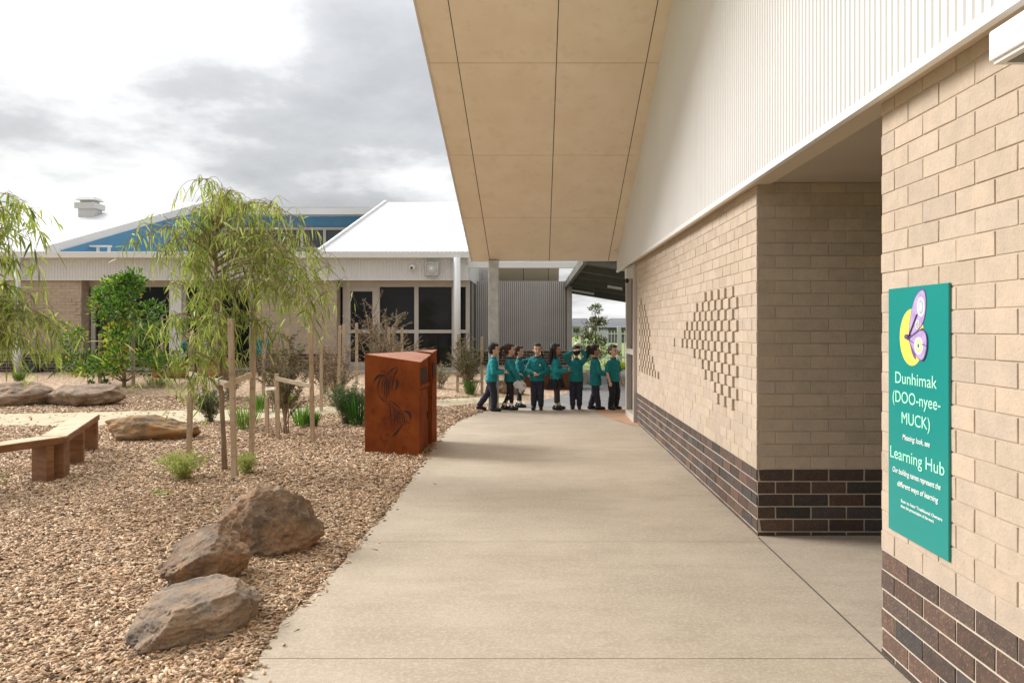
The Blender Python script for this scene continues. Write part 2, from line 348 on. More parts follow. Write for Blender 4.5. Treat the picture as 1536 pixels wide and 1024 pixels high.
    l.rings([(0,0,.46*k,.106*k,.086*k),(0,0,.50*k,.112*k,.088*k),(0,0,.57*k,.100*k,.076*k),(0,0,.60*k,.09*k,.07*k)], 18)
    if kind == 'skirt':
        s_ = MB(); nq = 40; vs = []
        for z, rr in ((.60,.112),(.52,.132),(.44,.155),(.385,.172)):
            vs += [Vector(((rr+(.006+.014*(.6-z)/.2)*math.cos(10*a))*math.cos(a)*k, (rr*.86+(.006+.014*(.6-z)/.2)*math.cos(10*a))*math.sin(a)*k, z*k)) for a in [2*math.pi*i/nq for i in range(nq)]]
        s_.add(vs, [(i*nq+q,(i+1)*nq+q,(i+1)*nq+(q+1)%nq,i*nq+(q+1)%nq) for i in range(3) for q in range(nq)]+[tuple(range(nq))]).build('skirt', M[lower], r, True)
        l = MB()
        for hip, kn, an, toe in legs: l.cap(V(hip), V(kn), .066*k, .047*k); l.cap(V(kn), V(an), .046*k, .031*k)
        l.fuse('tights', M['tights'], r, .007*k, 2)
    else:
        w2 = .012 if kind == 'leggings' else 0
        for hip, kn, an, toe in legs:
            l.cap(V(hip)-Vector((0,0,.03))*k, V(kn), (.070-w2*.4)*k, (.060-w2)*k); l.cap(V(kn), V(kn).lerp(V(an), .5), (.059-w2)*k, (.056-w2*1.4)*k); l.cap(V(kn).lerp(V(an),.5), V(an)+Vector((0,0,.018 if kind != 'leggings' else .05))*k, (.056-w2*1.4)*k, (.050-w2*1.3)*k)
        l.fuse('trousers' if kind != 'leggings' else 'leggings', M[lower], r, .0085*k, 3, .006)
    if socks:
        for hip, kn, an, toe in legs: MB().cap(V(an)-Vector((0,0,.015))*k, V(an)+Vector((0,0,.045))*k, .034*k, .036*k).build('sock', M['sock'], r, True)
    for hip, kn, an, toe in legs:
        a = V(an); d_ = (V(toe)-a); d_.z = 0; d_ = d_.normalized(); s_ = MB(); dz = (V(toe).z-.028*k)
        s_.cap(a-d_*.030*k-Vector((0,0,.030))*k, a+d_*.03*k-Vector((0,0,.030))*k, .036*k, .036*k); s_.cap(a+d_*.02*k-Vector((0,0,.032))*k, V(toe), .037*k, .029*k); s_.cap(a-d_*.012*k+Vector((0,0,.0))*k, a+d_*.01*k, .036*k, .034*k)
        n0 = a-d_*.03*k; tz = max(0, min(a.z-.065*k, V(toe).z-.03*k)); s_.v = [(v[0], v[1], max(v[2], tz)) for v in s_.v]
        s_.fuse('shoe', M['shoe'], r, .006*k, 2)
    return r
def lg(x, ky=.0, fy=.0, kz=.30, fz=.068, ax=None):
    ax = x if ax is None else ax; return ((x,0,.52),((x+ax)/2,ky,kz),(ax,fy,fz),(ax+.01*(1 if x>0 else -1),fy+.095,.030+max(0,fz-.068)*.3))
REST = lambda s: ((.165*s,-.02,.66),(.165*s,.03,.49),(0,.1,-1))
G8 = 'children queueing in teal school uniform'
FL = .014
EAST = -math.pi/2
# arms are listed right (+x) first; facing the camera's right the right arm is the near one
K = []
x = lambda px, Y: PX(px, Y)
# 1 boy, walking, at the back of the queue
Y = 13.25
person((x(737,Y), Y, FL), EAST, 1.175, 'child at the left end of the queue in bright teal jacket, dark hair, mid stride', (((.175,.03,.66),(.11,.20,.66),(-.2,1,0)),((-.165,.03,.66),(-.10,.20,.68),(.2,1,0))),
       (((.06,0,.52),(.06,.05,.29),(.06,-.005+.05,.068),(.07,.15,.030)),((-.06,0,.52),(-.06,-.06,.30),(-.06,-.20,.09),(-.07,-.11,.030))), 'short', 'skin', 'hair', 'teal2', 'navy', lean=.10, hood=False, group=G8, collar='teal2')
# 2 girl with ponytail carrying a bag
Y = 13.42
k2 = person((x(765,Y), Y, FL), EAST+.12, 1.165, 'child with long brown ponytail in teal jumper and black leggings carrying a pale bag', (((.175,.06,.66),(.17,.16,.53),(0,.5,-1)),((-.16,.04,.66),(-.10,.16,.62),(0,1,-.3))),
       (lg(.055,.02,.02), lg(-.06,.0,-.09)), 'pony', 'skin', 'hair2', 'teal', 'black', 'leggings', socks=True, hem=.49, group=G8)
# 3 child behind, arm raised to the next head
Y = 13.86
person((x(779,Y), Y, FL), EAST-.1, 1.12, 'child mostly hidden behind the ponytailed child with one arm raised towards the next head', (((.16,.04,.68),(.12,.16,.60),(0,1,-.3)),((-.17,.19,.87),(-.13,.36,.985),(.1,1,.35))),
       (lg(.055,.01,.02), lg(-.06,.0,-.03)), 'short', 'skin', 'hair2', 'teal', 'black', 'leggings', socks=True, group=G8)
# 4 facing the camera with braid, hands together
Y = 13.42
person((x(806,Y), Y, FL), math.pi-.12, 1.175, 'child facing the camera with a side braid, hands together in front, hooded teal jumper', (((.185,.0,.67),(.045,.155,.645),(-1,.35,-.25)),((-.185,.0,.66),(-.040,.150,.615),(1,.35,.0))),
       (lg(.055,.01,.0,ax=.06), lg(-.055,.01,-.01,ax=-.062)), 'braid', 'skin', 'hair', 'teal', 'navy', hood=True, badge=True, group=G8, turn=.25)
# 5 girl with long hair and skirt
Y = 13.45
person((x(834,Y), Y, FL), EAST-.1, 1.17, 'child with long black hair in teal jumper, short black skirt and brown tights', (((.170,.02,.67),(.10,.20,.68),(-.6,1,.1)),((-.165,.03,.67),(-.09,.20,.70),(.6,1,0))),
       (lg(.05,.015,.0), lg(-.05,.02,.04)), 'long', 'skin2', 'hair', 'teal2', 'black', 'skirt', socks=True, group=G8, collar='teal2', hem=.52)
# 6 back to the camera, hands on head
Y = 13.50
k6 = person((x(864,Y), Y, FL), .06, 1.14, 'child seen from behind with both hands on the head, dark trousers', (((.205,-.02,.955),(.060,-.095,1.065),(-1,-.1,.15)),((-.205,-.02,.945),(-.060,-.100,1.045),(1,-.1,.25))),
       (lg(.06,.01,.0), lg(-.06,.01,-.01)), 'short', 'skin', 'hair', 'teal', 'navy', group=G8)
# 7 dark ponytail, long jumper
Y = 13.48
person((x(893,Y), Y, FL), EAST+.1, 1.15, 'child with bushy dark ponytail in long teal jumper turned towards the child at the front', (((.165,.05,.66),(.12,.19,.62),(-.3,1,0)),((-.165,.04,.66),(-.10,.19,.64),(.3,1,.1))),
       (lg(.055,.01,.045), lg(-.055,.0,-.07)), 'puff', 'skin2', 'hair', 'teal', 'navy', 'coat', hem=.43, group=G8)
# 8 short sleeves, front of the queue
Y = 13.45
person((x(920,Y), Y, FL+.003), math.pi+.75, 1.145, 'short-haired child at the front of the queue in short-sleeved teal polo and black trousers', (((.165,.0,.67),(.175,.07,.50),(0,.2,-1)),((-.160,-.01,.66),(-.150,.08,.49),(0,.2,-1))),
       (lg(.055,.03,.0,ax=.07), lg(-.055,.04,.0,ax=-.07)), 'short', 'skin', 'hair', 'teal', 'black', 'trousers', 'short', group=G8)
# pale bag hanging from the second child's hand
bx, by = x(779,13.3), 13.28
mb = MB(); bag = thing('carry_bag', (bx, by, .44), 'crumpled pale grey printed bag held low by the ponytailed child', 'bag')
t = MB(); rnd = random.Random(4)
t.ell((-.0,0,.02),(.105,.028,.075),14); t.ell((.05,0,-.03),(.06,.024,.06),12); t.ell((.02,.01,-.085),(.035,.018,.05),10); t.cap((-.06,0,.05),(.02,0,.10),.014,.010); t.cap((.06,0,.05),(.02,0,.10),.014,.010)
sk = t.fuse('sack', M['bag'], bag, .006, 1)
for v in sk.data.vertices: v.co += v.co.normalized()*.018*mnoise.noise(v.co*22)
# grey cap held on the head of the child seen from behind
cap_ = thing('grey_cap', (x(866,13.45), 13.44, 1.135), 'light grey cap held on top of the head of the child seen from behind', 'cap')
MB().ell((0,0,0),(.055,.055,.032),12).build('crown', M['plastic'], cap_, True); MB().hexa([(.03,-.04,-.012),(.12,-.03,.004),(.12,.03,.004),(.03,.04,-.012)],[(.03,-.04,-.006),(.12,-.03,.010),(.12,.03,.010),(.03,.04,-.006)]).build('peak', M['plastic'], cap_)
# seated children by the classroom windows
def seated(px, py, rz, label, hair='short', sk='skin'):
    Yb = 18.62; zb = terrain(-8, 18.6)+.44-.46
    person((x(px,Yb), Yb, zb), rz, 1.15, label, (((.17,.05,.64),(.13,.22,.56),(-.2,1,-.1)),((-.17,.05,.64),(-.12,.22,.57),(.2,1,-.1))),
       (((.06,.02,.52),(.07,.27,.50),(.075,.29,.13),(.08,.385,.09)),((-.06,.02,.52),(-.07,.27,.50),(-.075,.29,.13),(-.08,.385,.09))), hair, sk, 'hair', 'teal', 'navy', group='children seated on the orange bench', lean=.12)
seated(281, 0, math.pi+.7, 'child in teal seated on the orange bench, left one, seen through the gum leaves')
seated(311, 0, math.pi-.9, 'child in teal seated on the orange bench, right one, turned to the side', 'pony')
Yb = 18.9
person((x(393,Yb), Yb, terrain(-6,18.9)), math.pi+.4, 1.2, 'child in teal standing by the brick wall half hidden behind the gum foliage', (REST(1), REST(-1)), (lg(.055), lg(-.055)), 'short', 'skin', 'hair', 'teal', 'navy')
# ================================================================ camera, sky, sun
cam = bpy.data.objects.new('camera', bpy.data.cameras.new('camera')); COL.objects.link(cam); S.camera = cam
cam.location = (0, 0, H); cam.rotation_euler = (math.pi/2, 0, 0)
cd = cam.data; cd.sensor_width = 36; cd.lens = F/1536*36; cd.shift_x = -(CX-768)/1536; cd.shift_y = -(512-CY)/1536
cd.clip_start = .05; cd.clip_end = 5000
S.view_settings.view_transform = 'Standard'; S.view_settings.look = 'None'; S.view_settings.gamma = 1
S.view_settings.exposure = EXPOSURE

SUN = Vector((-.82, .33, .52)).normalized()
W = bpy.data.worlds.new('World'); S.world = W; W.use_nodes = True
nt = W.node_tree; N = nt.nodes; L = nt.links; bg = N['Background']
sky = N.new('ShaderNodeTexSky'); sky.sky_type = 'NISHITA'; sky.sun_disc = False
sky.sun_elevation = math.asin(SUN.z); sky.sun_rotation = math.atan2(SUN.x, SUN.y); sky.air_density = 1; sky.dust_density = 3
L.new(sky.outputs[0], bg.inputs[0]); bg.inputs[1].default_value = .08
tc = N.new('ShaderNodeTexCoord').outputs['Generated']
def vm(op, a, b):
    n = N.new('ShaderNodeVectorMath'); n.operation = op
    for s, v in ((n.inputs[0], a), (n.inputs[1], b)):
        if hasattr(v, 'links'): L.new(v, s)
        else: s.default_value = v
    return n
def ma(op, a, b=0.0, c=None):
    n = N.new('ShaderNodeMath'); n.operation = op
    for s, v in zip(n.inputs, (a, b, c)):
        if v is None: continue
        if hasattr(v, 'links'): L.new(v, s)
        else: s.default_value = v
    return n.outputs[0]
sp = N.new('ShaderNodeSeparateXYZ'); L.new(tc, sp.inputs[0])
den = ma('ADD', ma('MAXIMUM', sp.outputs[2], 0.0), .22)
cb = N.new('ShaderNodeCombineXYZ')                      # clouds on a flat layer overhead
L.new(ma('DIVIDE', sp.outputs[0], den), cb.inputs[0]); L.new(ma('DIVIDE', sp.outputs[1], den), cb.inputs[1]); cb.inputs[2].default_value = SKYSEED
n1 = tnoise(nt, 1.15, 9, .56, cb.outputs[0]); n2 = tnoise(nt, .55, 3, .5, cb.outputs[0])
cl = ma('ADD', ma('MULTIPLY', n1, .62), ma('MULTIPLY', n2, .38))
ccol = ramp(nt, cl, [(.42, (.52,.53,.545)), (.475, (.63,.64,.655)), (.515, (.90,.905,.91)), (.57, (1.2,1.2,1.19))])
# unseen cloud shaped for the lighting: brightened high overhead, dimmed behind the viewer
d = vm('DOT_PRODUCT', tc, Vector((-.25, .45, .85)).normalized()).outputs['Value']
mr = ramp(nt, ma('MULTIPLY_ADD', d, .5, .5), [(.42, .45), (.60, .60), (.70, .66), (.86, .66), (.905, .74), (.95, 1.5), (1.0, 2.3)])
bg2 = N.new('ShaderNodeBackground'); L.new(ccol, bg2.inputs[0]); hz = N.new('ShaderNodeMapRange'); hz.interpolation_type = 'SMOOTHSTEP'; L.new(sp.outputs[2], hz.inputs[0])
for i, v in ((1, .10), (2, .36), (3, .78), (4, 1.0)): hz.inputs[i].default_value = v
L.new(ma('MULTIPLY', ma('MULTIPLY', mr, CLOUD), hz.outputs[0]), bg2.inputs[1])
mx = N.new('ShaderNodeMixShader'); mx.inputs[0].default_value = .92
L.new(bg.outputs[0], mx.inputs[1]); L.new(bg2.outputs[0], mx.inputs[2]); L.new(mx.outputs[0], N['World Output'].inputs[0])
su = bpy.data.objects.new('sun', bpy.data.lights.new('sun', 'SUN')); COL.objects.link(su)
su.data.energy = SUNE; su.data.angle = math.radians(22); su.data.color = (1, .98, .96)
su.rotation_euler = (-SUN).to_track_quat('-Z', 'Y').to_euler(); su.location = (-10, 4, 12)

# ================================================================ ground sheets
def strip(name, ys, xl, xr, n, dz, m, by_x=False, edge=0, kind='structure'):
    vs = []; fs = []
    for y in ys:
        a, b = xl(y), xr(y)
        for i in range(n+1):
            x = a+(b-a)*i/n; p = (y, x) if by_x else (x, y)
            vs.append((p[0], p[1], terrain(*p)+dz))
    k = len(ys)
    for i in range(k-1):
        for j in range(n):
            q = (i*(n+1)+j, i*(n+1)+j+1, (i+1)*(n+1)+j+1, (i+1)*(n+1)+j)
            fs.append(q[::-1] if by_x else q)
    o = MB().add(vs, fs).build(name, m, smooth=True); return tag(o, kind=kind)
def lerp(tab):
    def f(t):
        if t <= tab[0][0]: return tab[0][1]
        for (a, p), (b, q) in zip(tab, tab[1:]):
            if t <= b: return p+(q-p)*(t-a)/(b-a)
        return tab[-1][1]
    return f
# the ground itself: one sheet reaching the horizon
ys = [-30,-15,-6]+[2*i/2-2 for i in range(0, 44)]+[46,52,60,80,120,200,400,900,2500]
xs = [-2500,-900,-300,-100,-50,-30]+[i-20 for i in range(0,41)]+[30,50,100,300,900,2500]
mb = MB(); vs = [(x, y, terrain(x, y)-.05) for y in ys for x in xs]; nx = len(xs)
mb.add(vs, [(j*nx+i, j*nx+i+1, (j+1)*nx+i+1, (j+1)*nx+i) for j in range(len(ys)-1) for i in range(nx-1)])
tag(mb.build('ground', M['grassground'], smooth=True), kind='structure')
PATH = lerp([(-6,-1.25),(2.4,-1.16),(3.14,-1.18),(3.8,-1.225),(4.1,-1.18),(5.17,-1.15),(6.68,-1.15),(8.42,-1.165),(9.6,-1.21),(10.54,-1.235),(11.3,-1.21),(11.88,-1.13),(12.5,-1.03),(13.09,-.89),(13.6,-.66),(14.2,-.36),(14.96,-.02),(15.6,.28),(16.9,.67),(19.9,1.15),(22,1.4)])
def pedge(y): return PATH(y)+.035*(mnoise.noise((y*2.1, 3.3, 0))+.6*mnoise.noise((y*7, 1, 0)))
fr = lambda a, b, s: [a+(b-a)*i/round((b-a)/s) for i in range(round((b-a)/s)+1)]
JOINTS = [1675.6/(815-491), 1675.6/(992-491), 8.35, 11.55]
def flat(name, y0, y1, xl, xr, dz, m, n=8, step=.12):
    return strip(name, fr(y0, y1, step), xl, xr, n, dz, m)
# mulch beds
strip('mulch_bed', fr(-1, 20.4, .2), lambda y: -22, lambda y: PATH(y)+.25, 60, 0, M['mulch'])
# path slabs between sawn joints
cuts = sorted([-4, 13.75]+JOINTS); 
for i, (a, b) in enumerate(zip(cuts, cuts[1:])):
    g = .0022
    flat('path', a+g, b-g, pedge, lambda y: 1.4966-.007 if y < 5.32 else 1.515, .014, M['concrete'], 10, .08)
strip('path_joint', fr(-4, 13.75, .5), lambda y: PATH(y)+.06, lambda y: 1.51, 2, .0085, M['joint'])
flat('porch_slab', 3.30, 5.40, lambda y: 1.4966+.004, lambda y: 3.4, .014, M['concrete'], 4, .3)
# paving that sweeps round behind the mulch island
flat('pavement', 13.758, 26, pedge, lambda y: 9.0, .010, M['asphalt'], 12, .15)
mb = MB(); 
mb.add([(.97,13.75,.019),(1.02,12.95,.019),(1.17,12.1,.019),(1.36,11.4,.019),(1.49,11.15,.019),(1.50,11.6,.019),(1.9,13.75,.019)], [(0,1,2,3,4,5,6)])
tag(mb.build('red_paving', M['terra']), kind='structure')
# granitic sand path winding through the garden
SB = lerp([(-14,11.2),(-10,11.2),(-8,11.15),(-6.0,11.3),(-4.5,11.9),(-3.2,12.9),(-1.9,13.9),(-1.2,14.35),(-.3,14.6)])
ST = lerp([(-14,12.6),(-10,12.7),(-8,13.0),(-6.5,13.35),(-4.8,13.6),(-3.4,14.2),(-1.9,15.1),(-1.2,15.4),(-.3,15.5)])
strip('sand_path', fr(-14, -.45, .15), lambda x: SB(x)+.12*mnoise.noise((x*1.3,0,5)), lambda x: ST(x)+.12*mnoise.noise((x*1.3,9,5)), 8, .012, M['sand'], by_x=True)
mb = MB(); mb.box(-5.4,-1.75,19.5,21.1,.0,.325); mb.box(-1.75,1.3,19.6,24,.0,.30)
tag(mb.build('terrace_slab', M['concrete'], bevel=.01), kind='structure')

# ---------------------------------------------------------------- loose wood chips
def chips():
    n = 330000
    Y = 2.3*(15.5/2.3)**(RNG.random(n)**.88)
    X = -(.74*Y+.4)+RNG.random(n)*(.74*Y+.4-.6)
    ed = np.array([PATH(y) for y in np.linspace(0, 20, 400)]); e = np.interp(Y, np.linspace(0, 20, 400), ed)
    spill = e-.03+RNG.normal(0, .035, n)+(RNG.random(n) < .010)*RNG.exponential(.07, n)
    sb = np.interp(X, np.linspace(-14, 0, 200), [SB(x) for x in np.linspace(-14, 0, 200)]); st = np.interp(X, np.linspace(-14, 0, 200), [ST(x) for x in np.linspace(-14, 0, 200)])
    keep = (X < spill) & ~((Y > sb+RNG.normal(0,.06,n)) & (Y < st+RNG.normal(0,.06,n)) & (RNG.random(n) < .985)); X, Y = X[keep], Y[keep]; n = len(X)
    far = np.clip((Y-5)/8, 0, 1)
    ln = (.0095+.021*RNG.random(n)**1.7)*(1+.45*far); wd = RNG.uniform(.0038, .0095, n)*(1+.6*far); th = RNG.uniform(.001, .003, n)
    a = RNG.uniform(0, 2*np.pi, n); t = RNG.normal(0, .22, n); r = RNG.normal(0, .33, n)
    d = np.stack([np.cos(a)*np.cos(t), np.sin(a)*np.cos(t), np.sin(t)], 1)
    s = np.stack([-np.sin(a), np.cos(a), np.zeros(n)], 1); u = np.cross(d, s)
    s2 = s*np.cos(r)[:,None]+u*np.sin(r)[:,None]; u2 = np.cross(d, s2)
    tz = np.array([terrain(x, y) for x, y in zip(X, Y)])
    c = np.stack([X, Y, tz+.006+np.abs(RNG.normal(0, .008, n))+.35*np.abs(np.sin(t))*ln], 1)
    V = []
    for sa, sb_, sc in ((-1,-1,-1),(1,-.7,-1),(1,.7,-1),(-1,1,-1),(-1,-.8,1),(1,-.6,1),(1,.6,1),(-1,.8,1)):
        V.append(c+d*(ln*sa)[:,None]+s2*(wd*sb_)[:,None]+u2*(th*sc)[:,None])
    V = np.stack(V, 1).reshape(-1, 3)
    base = np.arange(n)[:,None]*8
    Fc = np.concatenate([base+np.array(f) for f in ((4,5,6,7),(0,1,5,4),(1,2,6,5),(2,3,7,6),(3,0,4,7))])
    pal = np.array([(.63,.45,.285),(.54,.362,.22),(.44,.275,.155),(.72,.555,.385),(.29,.172,.092),(.50,.292,.155),(.58,.392,.235),(.15,.09,.05)])
    C = pal[RNG.choice(8, n, p=[.18,.18,.15,.10,.13,.10,.08,.08])]*RNG.uniform(.68, 1.06, (n,1))
    o = link('wood_chips', npmesh('wood_chips', V, [Fc], np.repeat(C, 8, 0), M['chips'])); tag(o, kind='stuff')

# ================================================================ rocks
def rock(loc, size, seed, m, label, rz=0, squash=0, cat='rock', cuts_=9, sink=.12, flat_top=0, group=None, top=None):
    rnd = random.Random(seed); bm = bmesh.new(); bmesh.ops.create_icosphere(bm, subdivisions=6 if loc[1] < 8 else 5, radius=1)
    pl = []
    for i in range(cuts_):
        n = Vector((rnd.uniform(-1,1), rnd.uniform(-1,1), rnd.uniform(-.35,.9))).normalized(); pl.append((n, rnd.uniform(.62,.9)))
    if flat_top: pl.append((Vector((rnd.uniform(-.12,.12), rnd.uniform(-.12,.12), 1)).normalized(), flat_top))
    if top: pl += [(Vector(n).normalized(), d) for n, d in top]
    off = Vector((seed*3.1, seed*1.7, 0))
    for v in bm.verts:
        p = v.co.copy()
        for n, d in pl:
            e = p.dot(n)-d
            if e > 0: p -= n*e*.93
        q = p*1.3+off
        p *= 1+.15*mnoise.noise(q)+.09*mnoise.noise(q*2.6)-.05*abs(mnoise.noise(q*4.4+off))+.04*mnoise.noise(q*7)+.026*mnoise.noise(q*15)+.018*mnoise.noise(q*34)+.010*mnoise.noise(q*70)
        v.co = Vector((p.x*size[0], p.y*size[1], p.z*size[2]))
    zmin = min(v.co.z for v in bm.verts); hgt = max(v.co.z for v in bm.verts)-zmin
    for v in bm.verts: v.co.z -= zmin+sink*hgt
    me = bpy.data.meshes.new('boulder'); bm.to_mesh(me); bm.free(); me.materials.append(m)
    me.polygons.foreach_set('use_smooth', [True]*len(me.polygons))
    o = link('boulder', me); o.location = loc; o.rotation_euler = (0, 0, rz)
    return tag(o, label, cat, group)
rock((-1.69, 5.02, 0), (.315,.29,.265), 4, M['rock'], 'largest round brown boulder beside the concrete path, topped with grey lichen', .25, sink=.2)
rock((-1.85, 4.42, 0), (.285,.24,.165), 8, M['rock'], 'middle-sized wedge-shaped dark boulder between the flat rock and the largest round boulder', .5, sink=.12, top=[((-.75,-.1,.65), .45)])
rock((-1.56, 3.72, 0), (.262,.40,.145), 15, M['rock2'], 'low flat-topped grey brown rock nearest the camera with wood chips on top', -.28, flat_top=.55, sink=.2)
rock((-4.85, 9.95, 0), (.60,.25,.20), 23, M['rock3'], 'long low log-like rock covered in orange lichen beside the timber bench', .22, flat_top=.85, sink=.18, cuts_=6)
p = at(30, 609); rock((p.x-.25, p.y+.25, p.z), (.74,.50,.25), 31, M['rock4'], 'rounded tan rock at the far left edge beyond the sand path', .1, sink=.2, cuts_=7)
p = at(122, 611); rock((p.x-.25, p.y+.4, p.z), (.74,.52,.27), 44, M['rock4'], 'broad angular tan rock with sloping slab top in front of the leafy shrub tree', -.15, sink=.18, top=[((.25,-.35,.9), .6), ((-.8,-.3,.5), .7)])
p = at(766, 592); rock((p.x, p.y+.25, p.z), (.40,.28,.20), 52, M['rock4'], 'low brown rock on the mulch behind the queue of children', .2, sink=.15)
# chips lying on the flat rock are part of the wood_chips look: a few big flakes
# ================================================================ timber bench (zigzag)
def bench():
    r = thing('timber_bench', (-4.42, 7.3, 0), 'low zigzag bench of thick hardwood sleepers standing on the wood chip mulch', 'bench')
    def loc(p): return Vector((p[0]+4.42, p[1]-7.3, p[2]))
    zt, th, w = .405, .062, .235
    A0 = Vector((-4.355, 7.31)); d1 = Vector((-.36,-.93)).normalized(); d2 = Vector((-.39,1.0)).normalized()
    n1 = Vector((d1.y, -d1.x)); n1 = n1 if n1.x < 0 else -n1
    n2 = Vector((-d2.y, d2.x)); n2 = n2 if n2.x < 0 else -n2
    mitre = (n1+n2); mitre = mitre/mitre.dot(n1)*w
    def seg(a, b, c, d_):
        q = [loc((*p, zt-th)) for p in (a, b, c, d_)]; t = [loc((*p, zt)) for p in (a, b, c, d_)]
        return MB().hexa(q, t)
    e1 = A0+d1*1.9; e2 = A0+d2*2.02
    seg(A0, A0+mitre, e1+n1*w, e1).build('seat', [M['timber']], r, bevel=.006)
    seg(A0+d2*.004, e2, e2+n2*w, A0+mitre+d2*.004).build('seat', [M['timber']], r, bevel=.006)
    # paler top boards, a thin layer over the seats
    seg(A0+n1*.004+d1*.01, A0+mitre*.97+d1*.01, e1+n1*(w-.004), e1+n1*.004); 
    def top(a, b, c, d_):
        return MB().hexa([loc((*p, zt+.0005)) for p in (a, b, c, d_)], [loc((*p, zt+.006)) for p in (a, b, c, d_)])
    top(A0+n1*.005+d1*.01, A0+mitre*.97+d1*.01, e1+n1*(w-.005), e1+n1*.005).build('seat_top', M['timbertop'], r)
    top(A0+n2*.005+d2*.02, e2+n2*.005-d2*.005, e2+n2*(w-.005)-d2*.005, A0+mitre*.97+d2*.02).build('seat_top', M['timbertop'], r)
    def leg(c, dd, ln, wd_):
        nn = Vector((-dd.y, dd.x)); c = Vector(c)
        pts = [c-dd*ln/2-nn*wd_/2, c+dd*ln/2-nn*wd_/2, c+dd*ln/2+nn*wd_/2, c-dd*ln/2+nn*wd_/2]
        MB().hexa([loc((*p, -.06)) for p in pts], [loc((*p, zt-th-.001)) for p in pts]).build('leg', M['timber'], r, bevel=.006)
    leg(A0+d1*.16+n1*.10, n1, .20, .075); leg(A0+d2*.16+n2*.085, d2, .30, .12)
    leg(A0+d2*.97+n2*.11, n2, .21, .09); leg(A0+d2*1.90+n2*.11, n2, .21, .11); leg(A0+d1*1.5+n1*.11, n1, .21, .09)
bench()

